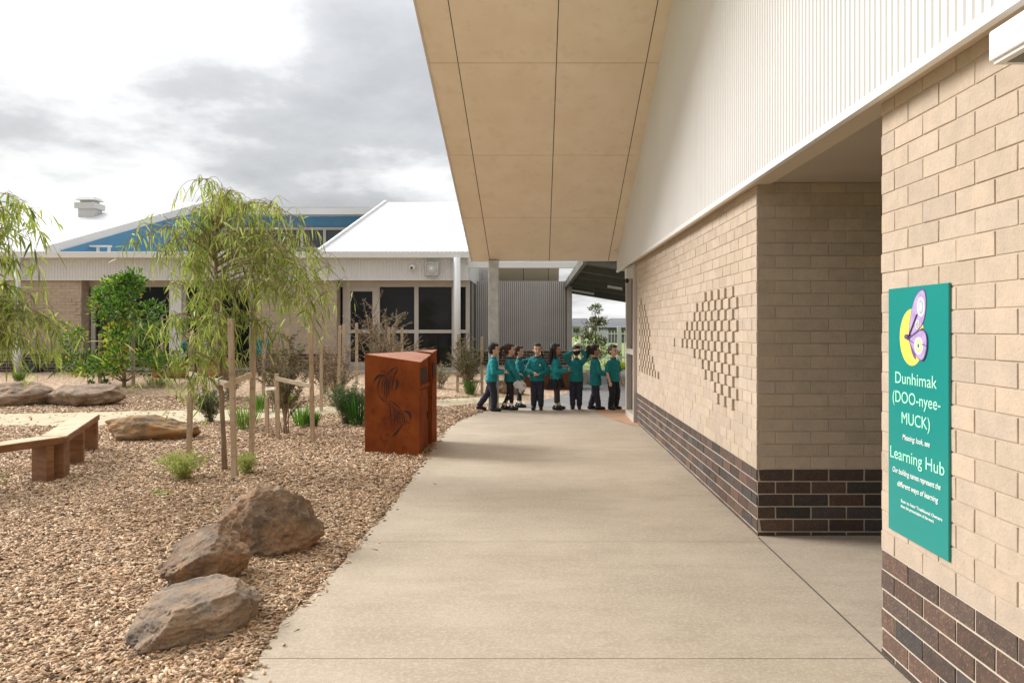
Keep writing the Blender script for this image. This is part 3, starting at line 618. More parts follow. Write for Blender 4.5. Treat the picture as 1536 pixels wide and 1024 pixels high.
# ================================================================ rusted steel bin enclosure
def bin_():
    A = Vector((-1.925, 8.90)); B = Vector((-1.262, 8.60)); C = Vector((-1.225, 9.78))
    r = thing('bin_enclosure', (-1.5, 9.0, 0), 'rust-coloured weathered steel bin enclosure with cut leaf motif beside the path', 'bin')
    o2 = Vector((-1.5, 9.0)); za, zb, zc = 1.115, 1.037, 1.135
    def L3(p, z): return Vector((p.x-o2.x, p.y-o2.y, z))
    E = B+(C-B)*.62                                       # end of the first bin, notch beyond it
    E2 = B+(C-B)*.72
    inn = Vector((-.10, .0))
    zt = lambda p: za+(zb-za)*((p-A).dot(B-A)/(B-A).length_squared) if False else None
    # plane through the three top corners
    M3 = Matrix(((A.x,A.y,1),(B.x,B.y,1),(C.x,C.y,1))); k = M3.inverted() @ Vector((za,zb,zc))
    zt = lambda p: k.x*p.x+k.y*p.y+k.z
    def prism(pts, name, m, z0=-.03, dz=0, bev=.004, mats=None):
        return MB().hexa([L3(p, z0) for p in pts], [L3(p, zt(p)+dz) for p in pts]).build(name, mats or m, r, bevel=bev)
    G = A+(C-A)*.62
    # front plate folds round the front corner, bodies behind
    n = Vector((B.y-A.y, -(B.x-A.x))).normalized(); n = n if n.y < 0 else -n
    prism([A+n*.008, B+n*.008, B-n*.012, A-n*.012], 'front_plate', M['corten'], dz=.004, bev=.002)
    body_in = .035
    P_ = [A-n*.0125, B-n*.0125+Vector((-body_in,0)), E+Vector((-body_in,0)), G]
    prism(P_, 'body', M['corten'], dz=-.012)
    prism([E2+Vector((-.02,0)), C, C+(A-C)*.18, E2+Vector((-.24,.0))], 'rear_body', M['corten'], dz=-.004)
    prism([A-n*.0125, B-n*.0125, E, G], 'lid', M['cortentop'], z0=.0, dz=0) if False else None
    t = [A-n*.0125, B-n*.0125, E, G]
    MB().hexa([L3(p, zt(p)-.010) for p in t], [L3(p, zt(p)+.004) for p in t]).build('lid', M['cortentop'], r)
    t = [E2, C+Vector((.004,.0)), C+(A-C)*.2, G+(C-G)*.2]
    MB().hexa([L3(p, zt(p)+.002) for p in t], [L3(p, zt(p)+.012) for p in t]).build('lid', M['cortentop'], r)
    # doors and chutes on the side facing the path
    d = (C-B).normalized(); s = Vector((d.y, -d.x)); s = s if s.x > 0 else -s
    def side(t0, t1, z0, z1, out, name, m, depth=.012):
        a = B+d*t0+s*out; b = B+d*t1+s*out; q = [a, b, b-s*depth, a-s*depth]
        return MB().hexa([L3(p, z0) for p in q], [L3(p, z1) for p in q]).build(name, m, r, bevel=.002)
    side(.03, .66, .04, .72, -.022, 'door', M['corten']); side(.86, 1.14, .04, .74, -.006, 'door', M['corten'])
    side(.05, .64, .79, .96, -.028, 'chute', M['cut'], .006); side(.90, 1.10, .82, .99, -.0045, 'chute', M['cut'], .01)
    side(.02, .70, .735, .775, -.008, 'chute_lip', M['corten'], .05); side(.86, 1.16, .765, .80, .004, 'chute_lip', M['corten'], .03)
    side(.60, .625, .36, .44, -.012, 'handle', M['cut'], .008)
    # leaf motif cut through the front plate: u across, v up (metres)
    ex = (B-A).normalized(); Wd = (B-A).length
    def fp(u, v): p = A+ex*u*Wd+n*.0095; return L3(p, v)
    mbs = [MB(), MB()]
    def blade(pts, w):
        w *= 1.55
        mb = mbs[0] if pts[0][1] > .62 and pts[2][1] > .56 else mbs[1]                                     # tapered curved cut
        P2 = [Vector(p) for p in pts]; m_ = 14; Q = []
        for i in range(m_+1):
            t = i/m_; a = P2[0].lerp(P2[1], t); b = P2[1].lerp(P2[2], t); Q.append(a.lerp(b, t))
        for i in range(m_):
            w0 = w*math.sin(math.pi*min(1, (i+.15)/m_)); w1 = w*math.sin(math.pi*min(1, (i+1.15)/m_)) if i < m_-1 else .0008
            dd = (Q[i+1]-Q[i]).normalized(); pr = Vector((-dd.y, dd.x))
            c0, c1 = Q[i], Q[i+1]
            def f(q): return fp(q.x/Wd, q.y)
            mb.add([f(c0-pr*w0), f(c0+pr*w0), f(c1+pr*w1), f(c1-pr*w1)], [(0,1,2,3)])
    # upper spray
    sx = .66/.33/1000
    def PT(px, py): # motif drawn in the photo's crop coordinates (190..520 across, 200..800 down)
        u = (px-190)/330*Wd; zt_ = 1.10-(px-190)/330*.075; v = zt_*(1-(py-(200+(px-190)/330*48))/(600-(px-190)/330*2)); return (u, v)
    for pts, w in [(((392,268),(345,285),(320,330)),.006),(((392,268),(388,300),(355,345)),.004),(((320,330),(262,300),(242,378)),.010),(((318,318),(290,320),(262,345)),.004),
                   (((320,318),(255,350),(275,440)),.006),(((325,315),(285,370),(300,440)),.004),(((328,318),(300,380),(318,480)),.005),(((332,320),(322,380),(325,490)),.006),
                   (((345,310),(330,390),(340,450)),.004),(((360,300),(345,370),(332,460)),.004),(((385,275),(365,340),(350,420)),.004),(((378,342),(405,370),(372,420)),.013),(((375,350),(350,365),(362,415)),.004),
                   (((275,440),(290,470),(322,492)),.005),
                   (((338,478),(375,490),(425,560)),.005),(((340,480),(350,560),(352,660)),.005),(((350,500),(385,560),(365,690)),.004),(((360,510),(400,560),(385,680)),.004),(((370,520),(415,570),(405,660)),.004),
                   (((385,530),(430,580),(420,650)),.004),(((400,540),(445,590),(432,640)),.004),(((425,548),(478,550),(466,612)),.013),(((352,708),(385,690),(405,655)),.006),(((352,708),(390,680),(440,600)),.004),(((345,600),(380,610),(400,560)),.004)]:
        blade([PT(*p) for p in pts], w)
    for q in mbs: q.build('leaf_motif', M['cut'], r)
bin_()
# ================================================================ brickwork
CRS, BL = .0848, .24
def brickwork(parent, o, u, n, length, z0, z1, zsplit, phase=0, base=None, tex=1, up0=0, proud=(), name='brick_wall', j=.0012, wide=1):
    """o: start of the face (world, parent at world origin offset base); u along, n outward. dark courses below zsplit"""
    o = Vector(o)-Vector(base or (0,0,0)); u = Vector(u); n = Vector(n)
    L_, D_ = MB(), MB(); rec, dep = .0042*wide, .0078
    def blk(mb, a, b, za, zb, f, col, d0=dep):
        f += random.uniform(-j, j)
        def q(s, z, k): return o+u*s+n*k+Vector((0,0,z))+Vector((random.uniform(-j,j),)*3)*.6
        c = .0016
        A = [q(a,za,-d0), q(b,za,-d0), q(b,zb,-d0), q(a,zb,-d0)]; B = [q(a,za,f-c), q(b,za,f-c), q(b,zb,f-c), q(a,zb,f-c)]
        Cc = [q(a+c,za+c,f), q(b-c,za+c,f), q(b-c,zb-c,f), q(a+c,zb-c,f)]
        fl = [(8,9,10,11)]+[(i,(i+1)%4,(i+1)%4+4,i+4) for i in range(4)]+[(i+4,(i+1)%4+4,(i+1)%4+8,i+8) for i in range(4)]
        flip = u.cross(Vector((0,0,1))).dot(n) < 0
        if flip: fl = [t[::-1] for t in fl]
        mb.add(A+B+Cc, fl, 0, col)
    k0 = math.floor((z0-zsplit)/CRS); k1 = math.ceil((z1-zsplit)/CRS)
    for k in range(k0, k1):
        GP = (.0045 if k < 0 else .003)*wide
        za = max(z0, zsplit+k*CRS+GP); zb = min(z1, zsplit+(k+1)*CRS-GP)
        if zb-za < .006: continue
        dark = k < 0; GQ = (.0048 if dark else .0035)*wide
        s = -(BL/2 if (k+phase)%2 else 0)
        while s < length:
            a = max(s+GQ, 0); b = min(s+BL-GQ, length); s += BL
            if b-a < .01: continue
            if dark:
                t = random.random(); g = random.uniform(.7, 1.25)
                c = (.080,.056,.044) if t < .45 else ((.100,.064,.046) if t < .75 else (.060,.052,.048)); c = tuple(x*g for x in c)
                blk(D_, a, b, za, zb, 0, c)
            else:
                g = random.uniform(.91, 1.06); w = random.uniform(-.015, .015)
                blk(L_, a, b, za, zb, 0, (.505*g+w*.3, .403*g, .306*g-w*.5))
    for (s, k) in proud:
        g = random.uniform(.93, 1.05); za = zsplit+k*CRS
        blk(L_, s, s+.118, za-.001, za+CRS-.006, .0175, (.505*g, .403*g, .306*g), -.001)
    def back(z0_, z1_, mt, nm, mb):
        if z1_ <= z0_: return
        q = [o+u*(-.0)-n*rec, o+u*length-n*rec, o+u*(length-.004)-n*.09, o+u*.004-n*.09]
        mb.hexa([p+Vector((0,0,z0_)) for p in q], [p+Vector((0,0,z1_)) for p in q], 1)
    back(max(z0, zsplit), z1, None, None, L_); back(z0, min(zsplit, z1), None, None, D_)
    r = []
    if L_.v: r.append(L_.build(name, [M['brick'], M['mortar']], parent))
    if D_.v: r.append(D_.build('brick_plinth', [M['dbrick'], M['dmortar']], parent))
    return r

def ribs(parent, name, m, pts, pitch, depth, u, n, prof=(.0,.34,.44,.90,1.0)):
    """vertical trapezoid ribs: pts = function s -> (base point, top point)"""
    S0, S1, fn = pts; mb = MB(); n = Vector(n); ss = []
    s = S0
    while s < S1-1e-6:
        for t, h in zip(prof, (0, 0, 1, 1, 0)):
            if s+t*pitch < S1: ss.append((s+t*pitch, h))
        s += pitch
    ss.append((S1, 0)); vs = []
    dd = []
    for s, h in ss:
        a, b = fn(s); vs += [Vector(a)+n*h*depth, Vector(b)+n*h*depth]
    fs = [(2*i, 2*i+2, 2*i+3, 2*i+1) for i in range(len(ss)-1)]
    return mb.add(vs, fs).build(name, m, parent)

# ================================================================ brick hall on the right
XW = 1.4966; B0 = (1.5, 4.5, 0)
hub = thing('school_building', B0, 'cream brick school building with white ribbed cladding and wide tan sloping eave on the right', 'building')
def rel(x, y, z): return (x-B0[0], y-B0[1], z-B0[2])
def hb(name, m, x0, x1, y0, y1, z0, z1, parent=None, bevel=0):
    return MB().box(x0-B0[0], x1-B0[0], y0-B0[1], y1-B0[1], z0, z1).build(name, m, parent or hub, bevel=bevel)
ZS = .464
# projecting headers: butterfly-like relief
def field(rows, k_top, par):
    out = []
    for i, (ya, yb) in enumerate(rows):
        k = k_top-i; y = 5.32+.24*math.ceil((yb-5.32)/.24)+(.12 if (k+par)%2 else 0)-.12
        while y < ya+.02:
            if y > yb-.1: out.append((y-5.32, k))
            y += .24
    return out
kz = lambda z: round((z-ZS)/CRS)
P1 = field([(7.03,5.90),(7.35,5.77),(7.46,5.90),(7.81,5.77),(7.91,5.90),(8.02,5.77),(7.50,5.90),(7.18,5.77),(7.01,5.90),(6.67,5.77),(6.58,5.90)], kz(1.66), 0)
P1.append((8.42-5.32, kz(1.66)-5))
P2 = field([(11.2,10.85),(11.3,10.75),(11.3,10.55),(11.3,10.35),(11.3,10.3),(11.3,10.25),(11.3,10.25),(11.3,10.25),(11.3,10.2),(11.3,10.05),(11.3,9.75),(11.3,9.5)], kz(1.72), 0)
A_ = brickwork(hub, (XW, 5.32, 0), (0,1,0), (-1,0,0), 11.585-5.32, .016, 2.385, ZS, 0, B0, proud=P1+P2)
C_ = brickwork(hub, (XW, -2.6, 0), (0,1,0), (-1,0,0), 3.403+2.6, .016, 2.385, ZS, 1, B0)
B_ = brickwork(hub, (XW+.0078, 5.32, 0), (1,0,0), (0,-1,0), 1.9, .016, 2.398, ZS, 1, B0)
for o in B_: o['label'] = 'shaded brick wall inside the porch recess' if o.name.startswith('brick_wall') else 'dark brick plinth inside the porch recess'
hb('porch_dark_back', M['glass'], 3.25, 3.35, 3.1, 5.31, .0, 2.399); hb('porch_wall', M['dbrick'], XW+.10, 3.25, 3.20, 3.395, .0, 2.399)  # unseen porch back and side wall, coloured dark to cut bounce light
hb('porch_ceiling', M['under2'], XW-.05, 3.4, 3.0, 5.6, 2.40, 2.45)
# underside of the cladding and its white edge
CX0 = 1.405
hb('cladding_underside', M['under'], CX0+.004, XW+.09, -2.6, 13.48, 2.386, 2.398)
hb('cladding_edge', M['white'], CX0-.010, CX0+.022, -2.6, 13.5, 2.360, 2.398)
YR = 1.2; YE = 13.5; ZE = 2.553; SL = .40
def zs(y): return ZE+SL*(YE-y) if y >= YR else ZE+SL*(YE-YR)-SL*(YR-y)
ribs(hub, 'ribbed_cladding', M['clad'], (-2.6, 13.5, lambda s: (rel(CX0, s, 2.39), rel(CX0, s, zs(s)+.03))), .052, .007, None, (-1,0,0))
hb('end_panel', M['clad'], CX0, 4.2, 13.47, 13.5, 2.40, 2.58)
# soffit boards with open joints, dark backing, roof sheet above
eL = lambda y: -1.081-.0255*(YE-y) if y > YR else -1.395; e1 = lambda y: -.781-.0197*(YE-y) if y > YR else -1.02
cols = [eL, e1, lambda y: .238, lambda y: 1.25, lambda y: CX0+.004]
yj = [13.5, 12.12, 10.56, 8.88, 7.2, 5.52, 3.84, 2.4, YR]
mb = MB()
for a, b in zip(yj, yj[1:]):
    for i in range(4):
        g = .005; h = .0055
        xs_ = [cols[i](a)+(g if i else 0), cols[i+1](a)-(g if i < 3 else 0), cols[i+1](b)-(g if i < 3 else 0), cols[i](b)+(g if i else 0)]
        q = [rel(xs_[0],a-h,zs(a-h)), rel(xs_[1],a-h,zs(a-h)), rel(xs_[2],b+h,zs(b+h)), rel(xs_[3],b+h,zs(b+h))]
        mb.hexa(q, [(p[0],p[1],p[2]+.008) for p in q])
a, b = YR-.003, -2.6
mb.hexa([rel(-1.395,b,zs(b)),rel(CX0,b,zs(b)),rel(CX0,a,zs(a)),rel(-1.395,a,zs(a))], [rel(-1.395,b,zs(b)+.01),rel(CX0,b,zs(b)+.01),rel(CX0,a,zs(a)+.01),rel(-1.395,a,zs(a)+.01)])
mb.build('soffit', M['ply'], hub)
def slab(name, m, x0, x1, dz0, dz1, parent=hub, ya=YE, yb=-2.6):
    mb = MB()
    for p, q in ((YR, ya), (yb, YR)):
        f = lambda x: x(q) if callable(x) else x
        g = lambda x: x(p) if callable(x) else x
        mb.hexa([rel(g(x0),p,zs(p)+dz0),rel(g(x1),p,zs(p)+dz0),rel(f(x1),q,zs(q)+dz0),rel(f(x0),q,zs(q)+dz0)],
                [rel(g(x0),p,zs(p)+dz1),rel(g(x1),p,zs(p)+dz1),rel(f(x1),q,zs(q)+dz1),rel(f(x0),q,zs(q)+dz1)])
    return mb.build(name, m, parent)
slab('soffit_backing', M['dark'], lambda y: eL(y)+.004, CX0-.012, .012, .05)
slab('roof', M['roof'], lambda y: eL(y)+.004, 6.0, .26, .30)
slab('fascia', M['trim'], lambda y: eL(y)-.022, lambda y: eL(y)-.001, -.012, .32)
hb('eave_gutter', M['white'], eL(13.5)-.02, 4.2, 13.505, 13.6, ZE+.012, ZE+.30)
# galvanised post under the eave
pst = MB().box(PX(733,13.47), PX(748,13.47), 13.40, 13.55, .0, ZE+.015)
pst.v = [rel(*v) for v in pst.v]; pst.build('eave_post', M['galv'], hub, bevel=.012)
# glazed door at the end of the wall
d = thing('x', (0,0,0), None, None); d.name = 'glazed_door'; d.parent = hub
def db(name, m, *a): return MB().box(a[0]-B0[0], a[1]-B0[0], a[2]-B0[1], a[3]-B0[1], a[4], a[5]).build(name, m, d)
fr_ = MB()
for (y0, y1, z0, z1) in ((12.5,12.62,.016,2.385),(11.60,11.68,.016,2.385),(11.68,12.5,2.30,2.385),(11.68,12.5,.016,.12),(11.68,12.5,1.01,1.09)):
    fr_.box(XW-.05-B0[0], XW+.10-B0[0], y0-B0[1], y1-B0[1], z0, z1)
fr_.build('frame', M['taupe'], d); db('pane', M['glass'], XW+.03, XW+.05, 11.681, 12.499, .121, 2.299)
hb('end_wall', M['taupe'], XW+.101, 5.0, 12.58, 12.62, 0, 2.39)

# wall light, sensor box, small cladding camera
w = thing('wall_light', (1.43, 2.1, 2.25), 'white box wall light fixed high on the cream brick wall above the green sign', 'light')
MB().box(-.07,.0605,-.35,.262,-.035,.055).build('body', M['white'], w, bevel=.006)
MB().box(-.06,.045,-.34,.25,-.046,-.0355).build('frame', M['plastic'], w); MB().box(-.035,.02,-.31,.225,-.0475,-.0463).build('lens', M['dsteel'], w)
w = thing('sensor_box', (XW-.07, 11.75, 2.22), 'small grey box mounted high by the door frame ending the brick wall', 'sensor')
MB().box(-.08,.062,-.10,.10,-.075,.075).build('box', M['plastic'], w, bevel=.008); MB().cap((-.06,-.0,-.11),(-.06,0,-.09),.03,.03).build('lens', M['blackp'], w)
w = thing('security_camera', (1.385, 13.1, 2.74), 'tiny grey camera on the white ribbed cladding near the eave end', 'camera')
MB().cap((0,0,0),(-.04,0,-.02),.03,.03).build('dome', M['plastic'], w, True); MB().box(-.005,.02,-.04,.04,-.04,.05).build('bracket', M['white'], w)

# ================================================================ green name sign
sg = thing('wall_sign', (XW-.0075, 3.31, 1.581), 'teal green building name sign with butterfly emblem on the near cream brick wall', 'sign')
SW, SH = .480, 1.003
MB().box(-.003, .0065, -SW, 0, -SH, 0).build('panel', M['sign'], sg, bevel=.001)
def SP(u, v, d=0): return (-.0032-d, -u*SW if False else -u, -v)
LAY = [0.0004]
def flatpoly(name, pts, m, parent=sg, lift=None):
    if lift is None: LAY[0] += .00035; lift = LAY[0]
    mb = MB(); mb.prism([SP(u, v, 0.0001) for u, v in pts], (-lift, 0, 0)); return mb.build(name, m, parent)
def disc(cu, cv, ru, rv, a=0, n=40): return [(cu+ru*math.cos(t)*math.cos(a)-rv*math.sin(t)*math.sin(a), cv+ru*math.cos(t)*math.sin(a)+rv*math.sin(t)*math.cos(a)) for t in [2*math.pi*i/n for i in range(n)]]
def smooth(P, it=3):
    for _ in range(it):
        P = [q for i in range(len(P)) for q in ((.75*P[i][0]+.25*P[(i+1)%len(P)][0], .75*P[i][1]+.25*P[(i+1)%len(P)][1]), (.25*P[i][0]+.75*P[(i+1)%len(P)][0], .25*P[i][1]+.75*P[(i+1)%len(P)][1]))]
    return P
def grow(P, k):
    c = (sum(p[0] for p in P)/len(P), sum(p[1] for p in P)/len(P)); return [(c[0]+(p[0]-c[0])*k, c[1]+(p[1]-c[1])*k) for p in P]
em = thing('x', (0,0,0), None, None); em.name = 'butterfly_emblem'; em.parent = sg
flatpoly('moon', disc(.205,.200,.100,.112), M['moon'], em)
body = smooth([(.165,.195),(.185,.215),(.215,.275),(.245,.290),(.235,.262),(.205,.225),(.180,.190)])
up = smooth([(.178,.205),(.190,.130),(.225,.045),(.285,.008),(.318,.020),(.325,.085),(.300,.150),(.245,.182)])
lo = smooth([(.182,.208),(.250,.178),(.305,.165),(.335,.190),(.335,.245),(.305,.292),(.265,.285),(.220,.245)])
flatpoly('body', body, M['violet'], em)
for nm, P, cs in (('upper_wing', up, ((.282,.082,.028,.038),(.255,.150,.015,.017))), ('lower_wing', lo, ((.272,.232,.033,.034),))):
    flatpoly('wing_edge', P, M['violet'], em); w_ = flatpoly('wing', grow(P, .93), M['lilac'], em)
    for (a, b, ra, rb) in cs:
        cl_ = (M['cream'], M['moon'], M['cream'], M['sign']) if ra > .03 else ((M['cream'], M['lilac'], M['mint'], M['cream']) if ra > .02 else (M['cream'], M['sign'], M['cream'], M['violet']))
        for q, m_ in zip((1, .72, .5, .25), cl_): flatpoly('wing_spot', disc(a, b, ra*q, rb*q), m_, em)
for (a, b, c2, d2) in ((.182,.204,.255,.110),(.186,.206,.300,.165),(.19,.208,.235,.222),(.30,.225,.333,.230)):
    dx, dy = c2-a, d2-b; l = math.hypot(dx, dy); px_, py_ = -dy/l*.0016, dx/l*.0016
    flatpoly('wing_vein', [(a-px_,b-py_),(a+px_,b+py_),(c2+px_*.4,d2+py_*.4),(c2-px_*.4,d2-py_*.4)], M['violet'], em)
flatpoly('head', disc(.172,.198,.013,.010), M['violet'], em)
def words(txt, u0, width, v, height, m, shear=0, bold=.0):
    """one line of lettering: left edge u0, exact width, baseline v, x-height scaled to capital height"""
    cu = bpy.data.curves.new('t', 'FONT'); cu.body = txt; cu.size = 1; cu.offset = bold; cu.shear = shear; cu.extrude = .004; cu.resolution_u = 4
    t = bpy.data.objects.new('t', cu); COL.objects.link(t)
    dg = bpy.context.evaluated_depsgraph_get(); dg.update()
    me = bpy.data.meshes.new_from_object(t.evaluated_get(dg)); bpy.data.objects.remove(t)
    xs_ = [q.co.x for q in me.vertices]; x0, x1 = min(xs_), max(xs_); kx = width/(x1-x0); ky = height/.70
    for q in me.vertices:
        x, y, z = q.co; q.co = SP(u0+(x-x0)*kx, v-y*ky, .0008+(z+.004)*.08)
    me.materials.clear(); me.materials.append(m); me.name = 'lettering'
    return link('lettering', me, sg)
words('Dunhimak', .066, .335, .388, .047, M['mint'], 0, .0)
words('(DOO-nyee-', .042, .385, .466, .047, M['mint'], 0, .0)
words('MUCK)', .122, .228, .548, .047, M['mint'], 0, .0)
words('Meaning: look, see', .130, .218, .612, .022, M['wht'], .2, .004)
words('Learning', .020, .270, .700, .048, M['mint'], 0, .0)
words('Hub', .318, .137, .700, .048*.74/.74, M['mint'], 0, .0)
words('Our building names represent the', .042, .385, .757, .022, M['wht'], .2, .004)
words('different ways of learning', .085, .325, .808, .022, M['wht'], .2, .004)
words('Scan to hear Traditional Owners', .115, .325, .868, .0125, M['wht'], 0, .006)
words('share the pronunciation of the word.', .115, .265, .889, .0125, M['wht'], 0, .006)

# ================================================================ classroom building at the back
YF = 20.6; D0 = (-7, YF, .27)
cls_ = thing('classroom_building', D0, 'long low cream brick classroom building with white metal roof behind the garden', 'building')
def rd(x, y, z): return (x-D0[0], y-D0[1], z-D0[2])
def cb_(name, m, x0, x1, y0, y1, z0, z1, parent=None, bevel=0):
    a = rd(x0,y0,z0); b = rd(x1,y1,z1); return MB().box(a[0],b[0],a[1],b[1],a[2],b[2]).build(name, m, parent or cls_, bevel=bevel)
zh = 2.695
XL, X1, X2, X3, XR = -16.5, PX(122,YF), PX(385,YF), PX(505,YF), PX(700,YF)
relief = [(s, k) for s, k in [(1.2+.24*i+(.12 if k%2 else 0), k) for k in range(3, 17) for i in range(8)] if (s+k*.09)%1.3 < .8 and s < 3.0]
brickwork(cls_, (XL, YF, 0), (1,0,0), (0,-1,0), X1-XL, .2, zh, .735, 0, D0, proud=[(s+1.6, k) for s, k in relief], wide=1.6)
brickwork(cls_, (X1, YF+.0078, 0), (0,1,0), (1,0,0), .42, .2, zh, .735, 1, D0)
brickwork(cls_, (X2, YF, 0), (1,0,0), (0,-1,0), X3-X2, .2, zh, .735, 0, D0, wide=1.6)
brickwork(cls_, (X3, YF+.0078, 0), (0,1,0), (1,0,0), .42, .2, zh, .735, 1, D0)
YG = YF+.40
def glazing(x0, x1, nb, transom, doors=()):
    wdw = thing('x', (0,0,0), None, None); wdw.name = 'window'; wdw.parent = cls_
    mb = MB(); zb, zt = .36, 2.50; e = .055
    def bx(a, b, c, d_, y=0.0): p = rd(a, YG-.05+y, c); q = rd(b, YG+.03, d_); mb.box(p[0], q[0], p[1], q[1], p[2], q[2])
    bx(x0, x1, zt, zh); bx(x0, x1, .27, zb)
    for i, x in enumerate(nb): bx(x-e, x+e, zb+.001, zt-.001, -.004)
    if transom: bx(x0, x1, transom-.045, transom+.045)
    for a, b in doors:
        for (p, q, c, d_) in ((a,a+.10,zb+.002,zt-.002),(b-.10,b,zb+.002,zt-.002),(a+.1,b-.1,zt-.12,zt-.002),(a+.1,b-.1,zb+.002,zb+.14)): bx(p, q, c, d_, -.008)
    mb.build('frame', M['taupe'], wdw)
    p = rd(x0, YG+.005, zb); q = rd(x1, YG+.02, zt); MB().box(p[0],q[0],p[1],q[1],p[2],q[2]).build('pane', M['glass'], wdw)
px2 = lambda p: PX(p, YG)
glazing(X1, X2, [px2(141), px2(198), px2(258), px2(277), px2(330), px2(378)], 0)
cb_('column_panel', M['white'], px2(257), px2(275), YG-.12, YG-.056, .27, zh-.002)
glazing(X3, XR+.02, [px2(518), px2(567), px2(625), px2(681)], PZ(497, YG), [(px2(519)+.03, px2(565))])
for i, y in enumerate((21.0, 21.5, 22.2, 22.7)): cb_('side_frame', M['taupe'] if i % 2 == 0 else M['dsteel'], XR-.06, XR+.045, y, y+(.10 if i%2==0 else .38), .27, zh-.001)
cb_('core_wall', M['dark'], XL, XR-.07, YG+.05, 25, .27, 3.2)
cb_('recess_soffit', M['under'], XL, XR+.05, YF-.01, YG+.5, zh+.001, zh+.02)
ribs(cls_, 'ribbed_fascia', M['clad'], (PX(30,YF)-3, XR-.28, lambda s: (rd(s, YF-.06, zh-.012), rd(s, YF-.06, 3.215))), .076, .012, None, (0,-1,0))
cb_('fascia_panel', M['clad'], XR-.28, XR+.06, YF-.075, YF-.02, zh-.012, 3.215); cb_('fascia_panel', M['clad'], XR+.01, XR+.06, YF-.019, 24.6, zh-.012, 3.215)
cb_('fascia_edge', M['white'], PX(30,YF)-3, XR+.065, YF-.085, YF-.02, zh-.045, zh-.013)
cb_('gutter', M['white'], PX(30,YF)-3, XR+.10, YF-.30, YF-.02, 3.217, 3.375, bevel=.01)
# corrugated roofs
def roofplane(name, q, m, th=.05, pitch=.2, parent=cls_):
    # q: eave-left, eave-right, ridge-right, ridge-left
    a, b, c, d_ = [Vector(rd(*p)) for p in q]; mb = MB(); n = max(2, int((b-a).length/pitch)); nrm = (b-a).cross(d_-a).normalized()
    vs = []; fs = []
    K = n*4
    for i in range(K+1):
        t = i/K; h = (0, .009, .009, 0)[i % 4]
        # straight ribs running up the slope, clipped by slanting ends
        x = a.x+(b.x-a.x)*t; lo_ = a.lerp(b, t); 
        vs += [lo_+nrm*h, d_.lerp(c, t)+nrm*h]
    fs = [(2*i, 2*i+2, 2*i+3, 2*i+1) for i in range(K)]
    mb.add(vs, fs); mb.hexa([p-nrm*th for p in (a,b,c,d_)], [p-nrm*.004 for p in (a,b,c,d_)])
    return mb.build(name, m, parent)
ye, ze, ky = 20.33, 3.38, 25.6; zr = ze+SL*(ky-ye)
xa, xb = PX(68,ye), PX(480,ye)
XAr, XBr = -10.35, PX(580, ky)
r1 = roofplane('roof', [(XL,ye,ze),(xa,ye,ze),(XAr,ky,zr),(XL,ky,zr)], M['roof']); r2 = roofplane('roof', [(xb,ye,ze),(XR+.1,ye,ze),(XR+.1,ky,zr),(XBr,ky,zr)], M['roof'], pitch=.11)
roofplane('roof', [(xa+.05,ye+.01,ze-.03),(xb-.05,ye+.01,ze-.03),(xb-.05,ky+.4,ze+.05),(xa+.05,ky+.4,ze+.05)], M['roof'], pitch=.3)
for (p, q) in (((XL,ky),(XAr,ky)), ((XBr,ky),(XR+.1,ky))):
    roofplane('rear_roof', [(q[0],ky+7,ze+.2),(p[0],ky+7,ze+.2),(p[0],ky+.02,zr-.03),(q[0],ky+.02,zr-.03)], M['roof'], pitch=.4)
def barge(p, q, h=.24, name='barge_board'): 
    return MB().beam(rd(*p), rd(*q), .06, h).build(name, M['white'], cls_)
barge((xa+.03,ye,ze+.02),(XAr+.03,ky,zr+.02)); barge((xb-.03,ye,ze+.02),(XBr-.03,ky,zr+.02), .10)
gx = XR+.02; MB().prism([rd(gx,ye+.1,3.2), rd(gx,ye+.1,ze-.03), rd(gx,ky,zr-.07), rd(gx,ky+6.9,ze+.12), rd(gx,ky+6.9,2.7), rd(gx,YF+.1,2.71)], (.03,0,0)).build('gable_wall', M['clad'], cls_)
# blue clerestory
def wallq(name, p0, p1, zb, zt0, zt1, m, th=.05, seams=0):
    a, b = Vector(p0), Vector(p1); d_ = (b-a).normalized(); nn = Vector((d_.y, -d_.x))*th; mb = MB()
    mb.hexa([rd(a.x,a.y,zb),rd(b.x,b.y,zb),rd(b.x-nn.x,b.y-nn.y,zb),rd(a.x-nn.x,a.y-nn.y,zb)], [rd(a.x,a.y,zt0),rd(b.x,b.y,zt1),rd(b.x-nn.x,b.y-nn.y,zt1),rd(a.x-nn.x,a.y-nn.y,zt0)])
    o = mb.build(name, m, cls_)
    if seams:
        for i in range(1, seams):
            mb = MB()
            t = i/seams; p = a.lerp(b, t)+nn/th*.004; z1 = zt0+(zt1-zt0)*t-.01; mb.beam(rd(p.x,p.y,zb), rd(p.x,p.y,max(z1,zb+.05)), .012, .008, up=(d_.x,d_.y,0))
        mb.build('panel_joints', M['navyglass'], o)
    return o
wallq('blue_wall', (xa+.25, ye+.30), (XAr+.0, ky-.1), ze-.02, ze+.06, zr-.10, M['blue'], seams=11)
YC = ky+.12
wallq('blue_wall', (XAr-.2, YC), (XBr+1.5, YC), ze, PZ(345,YC), PZ(345,YC), M['blue'])
wallq('blue_wall', (XAr-.2, YC), (XBr+1.5, YC), PZ(343.5,YC)+.05, PZ(322,YC), PZ(322,YC), M['blue'], seams=8)
cw = thing('x', (0,0,0), None, None); cw.name = 'clerestory_window'; cw.parent = cls_
mb = MB(); z0, z1 = PZ(373,YC), PZ(343,YC)
def bz(a, b, c, d_, y0=YC-.10, y1=YC-.051, t=mb): p = rd(a,y0,c); q = rd(b,y1,d_); t.box(p[0],q[0],p[1],q[1],p[2],q[2])
wx0, wx1 = PX(345,YC), PX(596,YC)
